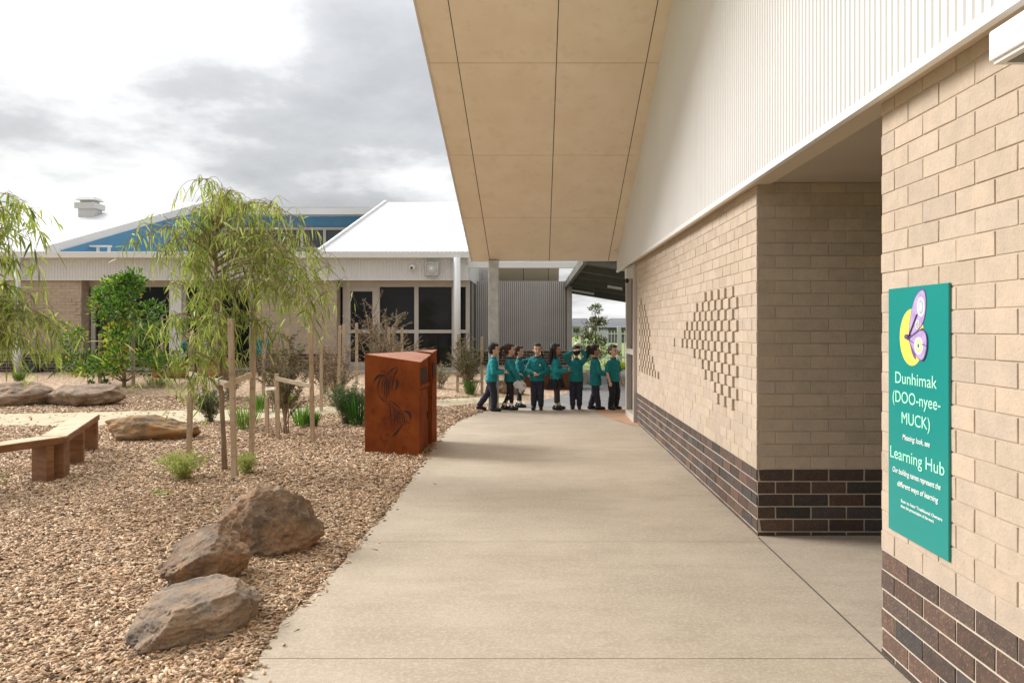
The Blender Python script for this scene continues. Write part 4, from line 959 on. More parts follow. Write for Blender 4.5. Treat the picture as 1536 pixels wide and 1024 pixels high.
bz(wx0, wx1, z1-.05, z1+.03); bz(wx0, wx1, z0-.06, z0+.03)
for p in (346, 400, 454, 488, 540, 594): bz(PX(p,YC)-.045, PX(p,YC)+.045, z0+.031, z1-.051)
mb.build('frame', M['taupe'], cw); t = MB(); bz(wx0, wx1, z0, z1, YC-.05, YC-.03, t); t.build('pane', M['navyglass'], cw)
cb_('clerestory_fascia', M['white'], PX(262,YC), XBr+1.2, YC-.55, YC+.3, PZ(322,YC-.5)+.002, PZ(313,YC-.5)); 
cb_('clerestory_roof', M['roof'], PX(262,YC), XBr+1.2, YC-.5, YC+6, PZ(313,YC-.5)+.002, PZ(310,YC-.5))
# roof vent and small roof frame
v = thing('x', rd(PX(135,24), 24, ze+SL*(24-ye)), None, None); v.name = 'roof_vent'; v.parent = cls_
g = 24/F
MB().box(-11*g,11*g,-.25,.25,-.15,.30).build('base', M['plastic'], v); MB().box(-15*g,15*g,-.32,.32,.16,.34).build('cowl', M['plastic'], v, bevel=.01)
MB().box(-9*g,9*g,-.2,.2,.341,.42).build('neck', M['plastic'], v); MB().hexa([(-15*g,-.3,.42),(15*g,-.3,.42),(15*g,.3,.42),(-15*g,.3,.42)],[(-11*g,-.2,.52),(11*g,-.2,.52),(11*g,.2,.52),(-11*g,.2,.52)]).build('cap', M['plastic'], v)
v = thing('x', rd(PX(147,21.4), 21.4, ze), None, None); v.name = 'roof_frame'; v.parent = cls_
mb = MB(); 
for x in (-.34,0,.30): mb.box(x-.03,x+.03,-.03,.03,-.05,.22)
mb.box(-.38,.36,-.05,.05,.221,.27); mb.build('rail', M['white'], v)
# white posts and downpipe, camera, speaker
for px_, r, top in ((685.5,.090,3.216),):
    cb = MB().tube([rd(PX(px_,20.25),20.25,.2), rd(PX(px_,20.25),20.25,top)], r, 16); cb.build('veranda_post', M['white'], cls_, True)
dp = MB().tube([rd(PX(26,20.3),20.3,.2), rd(PX(26,20.3),20.3,1.05)], .10, 16).tube([rd(PX(26,20.3),20.3,1.05), rd(PX(26,20.3),20.3,3.216)], .075, 14); dp.build('downpipe', M['white'], cls_, True)
w = thing('loudspeaker', (PX(649,YF), YF-.12, PZ(404,YF)), 'square grey outdoor loudspeaker on the white fascia of the classroom building', 'speaker')
MB().box(-.18,.18,-.09,.045,-.18,.18).build('case', M['plastic'], w, bevel=.012)
mb = MB(); 
for (a, b, c, d_) in ((-.17,.17,.13,.17),(-.17,.17,-.17,-.13),(-.17,-.13,-.129,.129),(.13,.17,-.129,.129)): mb.box(a,b,-.115,-.091,c,d_)
mb.build('guard', M['galv'], w)
MB().tube([(0,-.091,0),(0,-.105,0),(0,-.11,0)], [.12,.12,.09], 20).build('cone', M['taupe'], w); MB().tube([(0,-.111,0),(0,-.125,0)], [.05,.035], 16).build('dust_cap', M['white'], w)
w = thing('security_camera', (PX(620,YF), YF-.10, PZ(402,YF)), 'small white dome camera on the classroom fascia left of the square loudspeaker', 'camera')
MB().cap((0,-.05,0),(0,.02,.01),.085,.075,14).build('housing', M['white'], w, True); MB().ell((-.01,-.125,-.01),(.035,.02,.035)).build('lens', M['blackp'], w, True)

# ================================================================ store with batten screen
YS = 23.3; E0 = (-.4, YS, .27); st = thing('store_building', E0, 'taupe batten-clad store building with dark brick base behind the queue of children', 'building')
def re(x, y, z): return (x-E0[0], y-E0[1], z-E0[2])
def eb(name, m, x0, x1, y0, y1, z0, z1, bevel=0):
    a = re(x0,y0,z0); b = re(x1,y1,z1); return MB().box(a[0],b[0],a[1],b[1],a[2],b[2]).build(name, m, st, bevel=bevel)
sx0, sx1, zt = PX(711,YS), PX(858,YS), PZ(421.5,YS)
mb = MB(); s_ = sx0
while s_ < PX(850,YS)-.03: a_ = re(s_, YS-.045, .74); mb.box(a_[0], a_[0]+.043, a_[1], a_[1]+.04, a_[2], re(0,0,zt)[2]); s_ += .0605
mb.build('batten_wall', M['batten'], st)
eb('corner_panel', M['batten'], PX(850,YS)+.001, sx1, YS-.045, YS+3, .74, zt); eb('gap_shade_backing', M['dsteel'], sx0, PX(850,YS), YS+.001, YS+.3, .74, zt-.01)  # dark backing puts the shadow between battens into its colour
brickwork(st, (sx0, YS-.03, 0), (1,0,0), (0,-1,0), sx1-sx0-.01, .2, .735, .9, 0, E0, wide=1.6)
ribs(st, 'upper_wall', M['clad'], (PX(695,24.6), PX(748,24.6), lambda s: (re(s, 24.62, 2.4), re(s, 24.62, 3.5))), .11, .015, None, (0,-1,0))
eb('vent_pipe', M['batten'], PX(725,24.4), PX(731,24.4), 24.35, 24.45, 2.4, PZ(405,24.4))
mb = MB(); 
for a, b in ((748,785),(785.6,822),(822.6,838)):
    q = [re(PX(a,24.0)+.004,24.0,2.72), re(PX(b,24.0),24.0,2.72), re(PX(b,24.0)-.02,26.5,2.72), re(PX(a,24.0)+.02,26.5,2.72)]
    mb.hexa([re(PX(a,24.2)+.004,24.2,2.70), re(PX(b,24.2),24.2,2.70), re(PX(b,24.2),24.25,2.70), re(PX(a,24.2)+.004,24.25,2.70)], [re(PX(a,24.2)+.004,23.6,3.36), re(PX(b,24.2),23.6,3.36), re(PX(b,24.2),23.66,3.36), re(PX(a,24.2)+.004,23.66,3.36)])
mb.build('eave_soffit', M['under'], st)
eb('soffit_backing', M['dark'], PX(748,24.4)+.02, PX(838,24.2)-.01, 24.27, 24.3, 2.6, 3.3)
eb('roof_beam', M['white'], XR-.02, PX(866,20.7), 20.62, 20.78, PZ(402,20.7), PZ(393,20.7))

# ================================================================ covered walkway
K0 = (2.4, 19, 0); cp = thing('walkway_canopy', K0, 'dark steel covered walkway roof beyond the end of the cream brick wall', 'canopy')
def rk(x, y, z): return (x-K0[0], y-K0[1], z-K0[2])
zc = lambda x: 2.585-.165*(x-.89)
mb = MB()
def kq(t, x0, x1, y0, y1, a, b): t.hexa([rk(x0,y0,zc(x0)+a),rk(x1,y0,zc(x1)+a),rk(x1,y1,zc(x1)+a),rk(x0,y1,zc(x0)+a)],[rk(x0,y0,zc(x0)+b),rk(x1,y0,zc(x1)+b),rk(x1,y1,zc(x1)+b),rk(x0,y1,zc(x0)+b)])
kq(mb, .93, 4.6, 14.2, 23.8, .13, .15)
mb.build('roof_sheet', M['dsteel'], cp)
for y in (14.3, 16.2, 18.2, 20.2, 22.0): t = MB(); kq(t, .935, 4.55, y, y+.11, -.0, .128); t.build('purlin', M['dsteel'], cp)
t = MB(); kq(t, .86, .929, 14.2, 23.9, -.02, .16); t.build('edge_beam', M['dsteel'], cp)
t = MB(); kq(t, .93, 4.6, 23.805, 23.9, -.10, .15); t.build('edge_beam', M['dsteel'], cp)
t = MB(); kq(t, .94, 1.75, 23.4, 23.5, -.055, .005); t.build('lit_gap_bar', M['white'], cp)  # white bars stand in for bright daylight gaps under the roof
t = MB(); kq(t, 1.75, 2.1, 19.0, 19.1, -.06, .0); t.build('lit_gap_bar', M['white'], cp)
for x, y in ((4.4, 14.6), (4.4, 23.5)): MB().box(x-.06-K0[0], x+.06-K0[0], y-.06-K0[1], y+.06-K0[1], .0, zc(x)-.001).build('post', M['dsteel'], cp)

# ================================================================ beyond the pavement
f = thing('picket_fence', (3.5, 30, 0), 'pale tubular picket fence with thick white post in front of the field', 'fence')
mb = MB()
x = -1.6
while x < 6: mb.box(x-.014, x+.014, -.018, .018, .05, 1.30); x += .125
mb.build('pickets', M['fence'], f)
for z in (.25, 1.16): MB().box(-1.7, 6.1, .02, .05, z, z+.05).build('rail', M['fence'], f)
for x in (-1.7, PX(928.5,30)-3.5, 2.4, 4.9): MB().box(x-.075, x+.075, -.08, .019, 0, 1.46).build('post', M['fence'], f, bevel=.01)
def house(px0, px1, Y, zw, zr_, m1, m2, label, deep=9):
    x0, x1 = PX(px0,Y), PX(px1,Y); h = thing('far_house', ((x0+x1)/2, Y, 0), label, 'house'); w = (x1-x0)/2
    MB().box(-w, w, 0, deep, -.2, zw).build('wall', m1, h)
    o = .04*w+.3
    MB().add([(-w-o,-o,zw),(w+o,-o,zw),(w+o,deep+o,zw),(-w-o,deep+o,zw),(-w*.75,deep/2,zr_),(w*.75,deep/2,zr_)], [(0,1,5,4),(1,2,5),(2,3,4,5),(3,0,4),(0,3,2,1)]).build('roof', m2, h)
    for k in (-.5, .35): MB().box(w*k-.5, w*k+.5, -.04, -.005, zw*.35, zw*.8).build('window', M['navyglass'], h)
house(912, 990, 75, 1.42, 2.35, M['farroof'], M['farroof'], 'dark grey shed with low roof beyond the picket fence')
house(858, 884, 130, 1.6, 3.0, M['farwall'], M['farroof'], 'distant pale house with grey roof left of the sparse young tree')
house(886, 910, 170, 1.9, 3.6, M['farwall'], mat('tile_far', (.20,.15,.13), rough=.8), 'distant pale house with brownish roof behind the sparse young tree', 10)
# rusted planter edge on the pavement behind the queue
pl_ = thing('steel_planter', (PX(826,18.2), 18.2, .05), 'low rust-brown steel planter edge behind the queue of children', 'planter')
w = .62; mb = MB().box(-w, w, -.3, -.28, -.05, .46).box(-w, w, .28, .3, -.05, .46).box(-w, -w+.02, -.279, .279, -.05, .46).box(w-.02, w, -.279, .279, -.05, .46)
mb.build('shell', M['drust'], pl_); MB().box(-w+.021, w-.021, -.279, .279, .0, .40).build('soil', M['mulch'], pl_)
# orange bench by the classroom windows, black box at the left wall
ob = thing('orange_bench', (PX(290,18.7), 18.7, terrain(-8,18.7)), 'orange timber slatted bench under the classroom windows', 'bench')
for i in range(5): MB().box(-.85,.85,-.28+i*.115,-.18+i*.115,.40,.44).build('slat', M['orange'], ob)
for i in range(4): MB().box(-.85,.85,-.282,-.262,.02+i*.095,.10+i*.095).build('front_slat', M['orange'], ob)
for x in (-.78,.78): MB().box(x-.04,x+.04,-.26,.25,-.05,.399).build('leg', M['orange'], ob)
w = thing('service_box', (PX(48,20.1), 20.1, .25), 'black plastic box on the ground against the dark brick base at left', 'box')
MB().hexa([(-.20,-.12,-.02),(.20,-.12,-.02),(.20,.2,-.02),(-.20,.2,-.02)],[(-.13,-.08,.22),(.15,-.08,.22),(.15,.18,.22),(-.13,.18,.22)]).build('housing', M['blackp'], w, bevel=.02); MB().box(-.1,.1,-.128,-.105,.04,.06).build('slot', M['dsteel'], w)
# ================================================================ foliage
UP = np.array([0,0,1.])
def unit(a): return a/np.maximum(np.linalg.norm(a, axis=-1, keepdims=True), 1e-9)
def leaves(name, base, d, ln, wd, col, m, parent, droop=.25, fold=None):
    """leaf blades: six points each, drooping towards the tip"""
    n = len(base); base = np.asarray(base); d = unit(np.asarray(d))
    r = unit(np.cross(d, RNG.normal(0, 1, (n,3)))); ln = np.broadcast_to(ln, n)[:,None]; wd = np.broadcast_to(wd, n)[:,None]
    g = -UP*droop
    m1 = base+d*ln*.33+g*ln*.08; m2 = base+d*ln*.68+g*ln*.36; tp = base+d*ln+g*ln*.85
    V = np.stack([base, m1-r*wd*.5, m1+r*wd*.5, m2-r*wd*.42, m2+r*wd*.42, tp], 1).reshape(-1, 3)
    b = np.arange(n)[:,None]*6
    F3 = np.concatenate([b+np.array((0,1,2)), b+np.array((3,5,4))]); F4 = b+np.array((1,3,4,2))
    o = link(name, npmesh(name, V, [F3, F4], np.repeat(col, 6, 0), m), parent); return o
def pick(n, pal, p=None, v=.2):
    return np.clip(np.array(pal)[RNG.choice(len(pal), n, p=p)]*RNG.uniform(1-v, 1+v, (n,1)), 0, 1)
def bez(a, b, c, k): return [Vector(a).lerp(Vector(b), i/k).lerp(Vector(b).lerp(Vector(c), i/k), i/k) for i in range(k+1)]

EUC = [(.25,.32,.08),(.33,.40,.11),(.17,.24,.06),(.42,.46,.17),(.46,.44,.20),(.10,.15,.045)]
def eucalypt(loc, trunk, ends, label, nl=1.0, lsize=1.0, dens=26, group=None, seed=1):
    """weeping gum: trunk polyline and branch ends in local metres"""
    rnd = random.Random(seed); r = thing('gum_tree', loc, label, 'tree', group=group)
    T = [Vector(p) for p in trunk]; k = len(T)
    wood = MB().tube(T, [.030-.022*i/(k-1) for i in range(k)], 8)
    def ton(t): f = t*(k-1); i = min(int(f), k-2); return T[i].lerp(T[i+1], f-i)
    bs, ds = [], []
    for e in ends:
        e = Vector(e); frac = min(.97, max(.30, (e.z+.55*math.hypot(e.x-T[-1].x*.5, e.y)+ .05)/T[-1].z*.72)); a = ton(frac)
        mid = a.lerp(e, .55)+Vector((0,0,.16+.30*(e-a).length)); P = bez(a, mid, e, 9)
        wood.tube(P, [.010-.008*i/9 for i in range(10)], 5)
        for i in range(3, 10):
            for q in range(2):
                p0 = P[i]; side = Vector((rnd.uniform(-1,1), rnd.uniform(-1,1), rnd.uniform(-.3,.5)))*.18
                L2 = rnd.uniform(.08, .42); p1 = p0+side*.8+Vector((0,0,.02)); p2 = p1+side*.5-Vector((0,0,L2))
                tw = bez(p0, p1+Vector((0,0,.05)), p2, 5); wood.tube(tw, [.0028,.0025,.002,.0018,.0015,.001], 4)
                for s in range(int(dens*nl*rnd.uniform(.5,1.1))):
                    t = rnd.random()**.8*5; j = min(int(t), 4); p = tw[j].lerp(tw[j+1], t-j)
                    bs.append(p); ds.append(Vector((rnd.gauss(0,.42)+WIND*.25, rnd.gauss(0,.42), -.65+rnd.gauss(0,.42))))
    n = len(bs); bs = np.array(bs); ds = np.array(ds)
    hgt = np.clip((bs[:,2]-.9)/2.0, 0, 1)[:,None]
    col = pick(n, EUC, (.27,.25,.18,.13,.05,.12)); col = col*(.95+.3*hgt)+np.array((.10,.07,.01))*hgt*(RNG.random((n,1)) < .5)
    wood.build('trunk', M['bark'], r, True)
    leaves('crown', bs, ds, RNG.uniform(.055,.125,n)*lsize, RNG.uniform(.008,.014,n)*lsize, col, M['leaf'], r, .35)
    return r
WIND = .3
# main weeping gum in the middle of the bed: ends given as offsets in metres across, depth, height
b = at(337, 707)
def E(px, py, dy=None, Y=b.y):
    dy = random.uniform(-.65, .65) if dy is None else dy
    return ((px-CX)/F*Y-b.x, dy, H+(CY-py)/F*Y)
random.seed(21)
ends = [E(*q) for q in ((330,285),(314,305),(345,300),(288,318),(262,350),(256,392),(252,410),(285,400),(300,352),(365,305),(395,318),(425,322),(452,335),(470,352),(482,395),(500,430),(505,442),(478,470),
        (455,440),(430,400),(405,450),(380,480),(362,500),(345,430),(325,470),(390,380),(440,470),(470,420),(268,385),(258,520),(275,555),(300,530),(330,530),(410,500),(350,360),(318,330),(460,400),(425,440),(400,410),(375,430),(300,440),(490,455),(465,465),(492,415),(450,415),(440,360),(420,365),(250,430),(240,375),(280,360),(258,470),(252,500),(262,545),(285,480),(292,575),(255,500))]
trunk = [(0,0,0),(-.01,0,.3),(-.05,.02,.9),(-.07,.03,1.5),(-.10,.02,2.1),(-.07,0,2.5),(-.05,0,2.72)]
eucalypt(b, trunk, ends, 'tall young weeping gum tree held by three stakes in the middle of the mulch bed', 1.0, 1.15, 9.5, 'weeping gum trees', 3)
# gum at the left edge, nearer, half out of frame
b = Vector((-5.25, 6.9, 0)); random.seed(5)
ends = [E(px, py, dy, 6.9) for px, py, dy in ((5,292,.1),(22,312,.3),(-20,285,0),(38,355,.0),(50,330,-.3),(20,400,.2),(30,372,-.2),(-10,380,-.4),(-30,340,.3),(45,470,.1),(62,480,-.1),(80,492,.1),(70,500,.3),(25,470,-.3),(5,480,.2),(-15,500,0),(10,520,.3),(20,440,.2),(-40,440,-.3),(-60,380,.1),(-70,460,.2),(0,430,-.5),(35,520,.2),(-80,330,0))]
eucalypt(b, [(0,0,0),(.05,.02,.6),(.10,0,1.3),(.06,.02,2.0),(.10,0,2.7)], ends, 'weeping gum tree cut off by the left edge of the picture beside the timber bench', .75, 1.45, 12, 'weeping gum trees', 8)

def leafy_shrub(loc, h, rx, label, pal, n=3600, trunk_h=.35, cat='shrub', seed=2, L=(.045,.08), Wd=(.018,.032), shape=.62, name='leafy_shrub', lumps=26, tips=None, droop=.1):
    rnd = random.Random(seed); r = thing(name, loc, label, cat); g = np.random.default_rng(seed)
    wood = MB().tube([(0,0,-.03),(.01,0,trunk_h),(0,.01,h*.6),(.0,0,h*.92)], [.035*h/2,.028*h/2,.018*h/2,.004], 7)
    cs = []
    for i in range(lumps):
        t = rnd.random(); z = trunk_h+(h-trunk_h)*t; w = rx*((1.08-t)**shape)*rnd.uniform(.25,1.12); a = rnd.uniform(0, 6.283)
        c = Vector((w*math.cos(a), w*math.sin(a), z-.05)); cs.append((c, rnd.uniform(.16,.30)*rx*1.25))
        wood.tube(bez((0,0,max(.1,z-.45*w-.15)), (c.x*.5,c.y*.5,z-.12), c, 5), [.010,.008,.006,.005,.004,.002], 5)
    wood.build('trunk', M['bark'], r, True)
    ci = g.integers(0, lumps, n); C0 = np.array([tuple(c[0]) for c in cs])[ci]; R = np.array([c[1]*.78 for c in cs])[ci][:,None]
    v = unit(g.normal(0,1,(n,3))); rad = g.random((n,1))**.45
    p = C0+v*R*rad*np.array((1,1,.8)); d = v+np.array((0,0,.45))+g.normal(0,.35,(n,3))
    keep = p[:,2] > trunk_h*.6; p, d, v, rad = p[keep], d[keep], v[keep], rad[keep]; m = len(p)
    col = np.array(pal)[g.integers(0, len(pal), m)]*g.uniform(.75,1.25,(m,1))
    if tips is not None:
        lum = g.random(lumps)[ci][keep]; t = ((rad[:,0] > .72) & (lum > .62) & (g.random(m) < .75)) | (g.random(m) < .02)
        col[t] = np.array(tips)[g.integers(0, len(tips), t.sum())]*g.uniform(.8,1.2,(t.sum(),1))
    leaves('crown', p, d, g.uniform(*L, m), g.uniform(*Wd, m), np.clip(col,0,1), M['leaf'], r, droop)
    return r
b = at(186, 580)
leafy_shrub(b, PZ(412, b.y)-b.z, 1.10, 'dense bright green shrub tree with orange and yellow new leaves before the classroom wall', [(.075,.16,.03),(.12,.23,.04),(.17,.30,.055),(.05,.11,.025)], 7600, .40, 'tree', 6, (.06,.12), (.028,.05), .62, lumps=64, tips=[(.36,.42,.05),(.42,.45,.07),(.44,.26,.06),(.32,.42,.05)])
b = at(893, 556)
leafy_shrub(b, 2.1, .85, 'sparse young tree with thin grey green leaves by the pale picket fence', [(.09,.13,.05),(.14,.18,.06),(.20,.20,.08),(.06,.09,.04),(.22,.19,.10)], 2600, .45, 'tree', 12, (.06,.13), (.018,.035), 1.1, 'young_tree', 24)
b = at(185, 588)
leafy_shrub(b+Vector((-.4,-.2,0)), .42, .28, 'small low green bush at the foot of the bright green shrub tree', [(.08,.14,.03),(.13,.20,.05)], 700, .05, 'shrub', 14, (.04,.07), (.014,.024), lumps=10)

def feathery(loc, h, w, label, pal, stems=34, seed=1, leaf=(.025,.055), name='feathery_shrub', per=46, base=.0, spread=.5, wid=(.006,.012), cat='shrub', woodm='bark'):
    rnd = random.Random(seed); g = np.random.default_rng(seed); r = thing(name, loc, label, cat); wood = MB(); B_, D_ = [], []
    for i in range(stems):
        a = rnd.uniform(0, 6.283); q = rnd.random()**.6*w; hh = h*rnd.uniform(.55,1)*(1-.25*q/w)
        P = bez((rnd.gauss(0,.03),rnd.gauss(0,.03),-.02), (q*.35*math.cos(a),q*.35*math.sin(a),hh*.6), (q*math.cos(a),q*math.sin(a),hh), 7)
        wood.tube(P, [.0055*h*(1-.8*j/7) for j in range(8)], 4)
        for s in range(5):
            j = rnd.uniform(2, 6.8); p0 = P[int(j)].lerp(P[int(j)+1], j-int(j)); e = p0+Vector((rnd.gauss(0,.13),rnd.gauss(0,.13),rnd.uniform(.05,.22)))*h*.8
            e.z = min(e.z, h); wood.tube([p0, p0.lerp(e,.5)+Vector((0,0,.02)), e], [.003*h,.002*h,.001], 3)
            for k in range(per//4):
                t = rnd.random(); B_.append(p0.lerp(e, t)); D_.append((rnd.gauss(0,.7),rnd.gauss(0,.7),rnd.uniform(-.1,1)))
        for k in range(per//2):
            j = rnd.uniform(base*7, 6.99); B_.append(P[int(j)].lerp(P[min(7,int(j)+1)], j-int(j))+Vector((rnd.gauss(0,.02),rnd.gauss(0,.02),0))); D_.append((rnd.gauss(0,.8),rnd.gauss(0,.8),rnd.uniform(0,1)))
    n = len(B_); col = np.array(pal)[g.integers(0,len(pal),n)]*g.uniform(.7,1.25,(n,1))
    hz = np.array(B_)[:,2]/h
    wood.build('stems', M[woodm], r)
    leaves('foliage', np.array(B_), np.array(D_), g.uniform(*leaf,n), g.uniform(*wid,n), np.clip(col,0,1), M['leaf2'], r, .15); return r
BR = [(.20,.125,.08),(.26,.16,.10),(.14,.09,.055),(.13,.13,.05),(.30,.20,.13)]
OL = [(.09,.11,.03),(.13,.13,.045),(.15,.09,.05),(.07,.09,.025),(.19,.12,.07)]
def Hh(p, py): return PZ(py, p.y)-p.z
b = at(428, 652); feathery(b, Hh(b, 478), .42, 'reddish brown wiry shrub between stakes just right of the weeping gum', OL, 15, 3, per=230, base=.42)
b = at(556, 622); b = Vector((b.x,b.y+.6,b.z)); feathery(b, Hh(b, 425), .62, 'tall pale brown feathery shrub behind the rusted bin in front of the glass', [(.24,.17,.12),(.30,.22,.15),(.19,.13,.09),(.17,.15,.08)], 22, 4, per=190, base=.2)
b = at(598, 600); feathery(b, Hh(b, 478), .5, 'brown wispy shrub directly behind the rusted bin top', BR, 18, 5, per=150)
b = at(702, 590); feathery(b, Hh(b, 496), .50, 'olive brown bushy shrub between two stakes left of the queue of children', OL, 24, 6, per=190, base=.1)
b = at(400, 622); b.y += .5; feathery(b, Hh(b, 500), .5, 'dull brown shrub behind the weeping gum under its drooping branches', BR, 18, 7, per=150, base=.2)
b = at(500, 612); b.y += .3; feathery(b, Hh(b, 500), .48, 'mixed brown and green shrub left of the rusted bin among stakes', BR, 18, 9, per=150, base=.2)
b = at(316, 634); feathery(b, Hh(b, 574), .33, 'rounded dark green shrub mound at the end of the orange lichen rock', [(.035,.075,.02),(.05,.10,.03),(.08,.10,.035)], 40, 10, leaf=(.03,.06), per=60, wid=(.004,.009))
b = at(520, 637); feathery(b, Hh(b, 563), .36, 'dense dark green fine-leaved shrub touching the left side of the rusted bin', [(.04,.10,.025),(.06,.14,.035),(.09,.16,.05)], 54, 11, leaf=(.03,.06), per=70, wid=(.004,.009))
b = at(470, 600); b.y += .8; feathery(b, Hh(b, 520), .5, 'brown twiggy shrub in the background between the gum and the glass doors', BR, 16, 13, per=130, base=.2)
b = at(345, 600); feathery(b, Hh(b, 520), .45, 'low brown green shrub in the background behind the stake guard of the gum', OL, 30, 14, per=60)
b = at(655, 588); b.y += .5; feathery(b, Hh(b, 535), .3, 'small pale flowering shrub in front of the white veranda post', [(.30,.27,.20),(.15,.15,.06),(.20,.16,.09)], 20, 15, per=50)
# soft pale green fluffy ground plants
LG = [(.50,.55,.17),(.42,.49,.13),(.58,.60,.24),(.34,.40,.11)]
b = at(274, 720); feathery(b, .30, .27, 'pale lime fluffy plant at the foot of the left stake of the gum', LG, 60, 16, leaf=(.012,.03), per=80, wid=(.003,.006), name='fluffy_plant', cat='plant', woodm='bark')
b = at(370, 712); feathery(b, .24, .16, 'smaller pale green fluffy plant at the foot of the right stakes of the gum', LG, 36, 17, leaf=(.012,.03), per=70, wid=(.003,.006), name='fluffy_plant', cat='plant')
b = at(2, 745); feathery(b, .34, .10, 'thin yellowish sprig at the left edge in front of the timber bench', [(.42,.36,.13),(.34,.31,.11)], 4, 18, leaf=(.02,.04), per=14, name='sprig', cat='plant')

def tuft(loc, h, w, label, pal, n=130, seed=1, wd=(.006,.012), lean=.45):
    g = np.random.default_rng(seed); a = g.uniform(0,6.283,n); q = g.random(n)**.7*w*.45
    B_ = np.stack([q*np.cos(a), q*np.sin(a), np.full(n,-.01)],1); D_ = np.stack([np.cos(a)*g.uniform(0,lean,n), np.sin(a)*g.uniform(0,lean,n), np.ones(n)],1)
    col = np.array(pal)[g.integers(0,len(pal),n)]*g.uniform(.7,1.25,(n,1))
    o = leaves('grass_tuft', B_, D_, g.uniform(.6,1.05,n)*h, g.uniform(*wd,n), np.clip(col,0,1), M['leaf'], None, .18); o.location = loc
    return tag(o, label, 'grass')
GR = [(.10,.22,.03),(.14,.28,.04),(.07,.16,.025)]
for (px, py, yt, w, lb, pal, sd) in ((456,641,592,.26,'bright green upright strappy grass tuft right of the brown wiry shrub',GR,1),(367,645,592,.30,'fresh green strappy grass tuft seen between the gum stakes',[(.16,.26,.05),(.22,.30,.07),(.12,.20,.03)],2),
    (538,640,572,.26,'tall dark green rush tuft against the left edge of the rusted bin',[(.035,.10,.02),(.05,.14,.03)],3),(428,612,575,.3,'yellow green grass tuft behind the brown wiry shrub',[(.22,.27,.06),(.16,.22,.05)],4),
    (706,592,560,.22,'green rush tuft at the foot of the shrub left of the queue',[(.07,.13,.03),(.10,.17,.04)],5),(28,572,548,.22,'small green grass tuft beside the white downpipe at left',[(.14,.22,.04),(.10,.17,.03)],6),
    (238,580,555,.5,'sprawling light green grass right of the bright green shrub tree',[(.22,.28,.07),(.30,.34,.10)],7),(470,641,608,.10,'thin single green grass clump beside the stake right of the gum',GR,8),(388,618,578,.24,'mid green grass clump in the shade behind the gum stakes',GR,9)):
    b = at(px, py); tuft(b, Hh(b, yt), w, lb, pal, 150, sd)
b = at(922, 556); o = tuft(b, .42, .55, 'bright yellow green clump by the pale fence past the door', [(.50,.52,.04),(.40,.46,.04),(.56,.54,.07)], 420, 10, (.02,.04), .7)
b = at(937, 554); tuft(b, .34, .4, 'smaller yellow green clump half hidden behind the door frame', [(.45,.48,.04),(.36,.40,.05)], 240, 11, (.02,.04), .7)
# one fallen green leaf spray on the chips
b = at(235, 744); g_ = np.random.default_rng(3)
o = leaves('fallen_leaves', np.array([(x,0,.03) for x in np.linspace(-.06,.06,9)]), np.stack([g_.normal(.8,.3,9), g_.normal(0,.6,9), g_.normal(.05,.1,9)],1), .07, .02, pick(9, [(.22,.36,.04),(.30,.42,.06)]), M['leaf'], None, .1); o.location = b
tag(o, 'small bright green fallen leaf spray lying on the bare wood chips', 'leaves')
b = at(943, 535); tp = thing('flower_pot', (b.x-.1, 28.4, 0), 'small dark red pot with a plant beside the pale picket fence', 'pot')
MB().rings([(0,0,.0,.16,.16),(0,0,.40,.22,.22),(0,0,.44,.23,.23),(0,0,.44,.19,.19),(0,0,.38,.18,.18)]).build('pot', mat('red_pot', (.16,.035,.025), rough=.6), tp)
g_ = np.random.default_rng(5); leaves('plant', np.array([(x,y,.38) for x,y in g_.normal(0,.08,(90,2))]), g_.normal((0,0,.8),.5,(90,3)), .3, .04, pick(90, [(.10,.06,.04),(.07,.10,.03)]), M['leaf'], tp)

# ================================================================ stakes and stake guards
def stake_mesh(p0, p1, w=.046):
    mb = MB(); mb.beam(p0, p1, w, w, up=(0,1,0)); return mb
def guard(label, posts, rails, cat='stake guard'):
    r = thing('tree_guard', posts[0][0], label, cat); o0 = Vector(posts[0][0])
    for p0, p1 in posts: stake_mesh(Vector(p0)-o0-Vector((0,0,.05)), Vector(p1)-o0).build('stake', M['stake'], r, bevel=.003)
    for a, b_, h in rails: MB().beam(Vector(a)-o0, Vector(b_)-o0, .016, h).build('tie', M['hess'], r)
    return r
def post(px, py, px2_, yt):
    p = at(px, py); return p, Vector((PX(px2_, p.y), p.y, PZ(yt, p.y)))
pA, pB, pC, pD = post(352,718,346,478), post(377,699,381,455), post(283,692,288,500), post(336,708,329,570)
on = lambda P, z, dy=0: P[0].lerp(P[1], (z-P[0].z)/(P[1].z-P[0].z))+Vector((0, dy, 0))
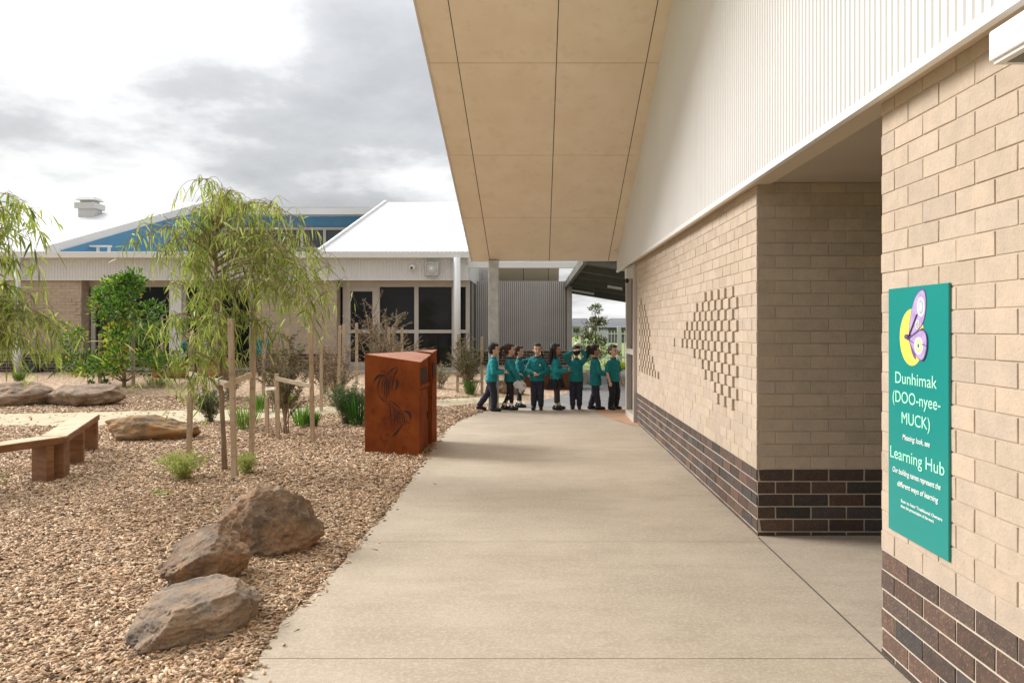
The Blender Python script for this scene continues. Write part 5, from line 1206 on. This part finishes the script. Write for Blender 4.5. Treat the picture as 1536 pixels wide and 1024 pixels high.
guard('three tall timber stakes joined by pale tie boards around the weeping gum', [pA, pB, pC], [(on(pA,.88,-.035)+Vector((-.14,.20,-.02)), on(pB,.94,-.03), .055), (on(pC,.93,-.03), on(pA,.87,.03)+Vector((-.12,.20,0)), .05)])
q1, q2, q3 = post(469,664,465,428), post(417,660,415,560), post(401,654,400,596)
guard('timber stakes with a tie rail around the brown wiry shrub right of the gum', [q1, q2, q3], [(on(q1,.70,-.03), on(q2,.78,-.03), .05), (on(q2,.66,-.03), on(q3,.62,-.03), .04)])
for (px, py, p2, yt, lb) in ((200,580,200,485,'timber stake standing on the right side of the bright green shrub tree'),(150,577,150,500,'thin timber stake on the left side of the bright green shrub tree'),
    (308,600,307,489,'pale timber stake by the seated children left of the gum trunk'),(289,604,288,496,'dark timber stake by the orange bench left of the gum'),
    (395,592,396,488,'pale stake end showing through the gum foliage right of its trunk'),(482,617,482,510,'slim stake behind the brown wiry shrub, left of two leaning stakes'),
    (507,612,510,488,'tall leaning stake left of the glass doors'),(514,600,516,486,'pale stake close to the frame of the glass doors'),(535,575,535,484,'stake in front of the left glass door pane'),
    (583,572,583,490,'stake standing behind the left corner of the rusted bin'),(590,570,590,491,'stake behind the middle of the rusted bin, second of a close pair'),(603,570,603,491,'stake behind the right part of the rusted bin'),
    (723,590,723,505,'pale stake just left of the first child in the queue'),(686,588,688,501,'leaning stake in front of the white veranda post'),(243,560,243,487,'short dark stake by the window right of the bright green shrub tree'),(432,590,432,492,'stake half hidden behind the gum foliage near the brick wall')):
    a, c = post(px, py, p2, yt); o = stake_mesh(Vector((0,0,-.05)), c-a, .045 if a.y < 14 else .055).build('stake', M['stake'], None, bevel=.003); o.location = a; tag(o, lb, 'stake', 'timber plant stakes in the garden')
a, c = post(705,583,705,574)
o = MB().beam((-.28,0,0),(.22,-.02,.05),.02,.05).build('tie_board', M['hess']); o.location = at(707,590)+Vector((0,0,.20)); tag(o, 'loose pale tie board between the two stakes left of the queue', 'board')
chips()
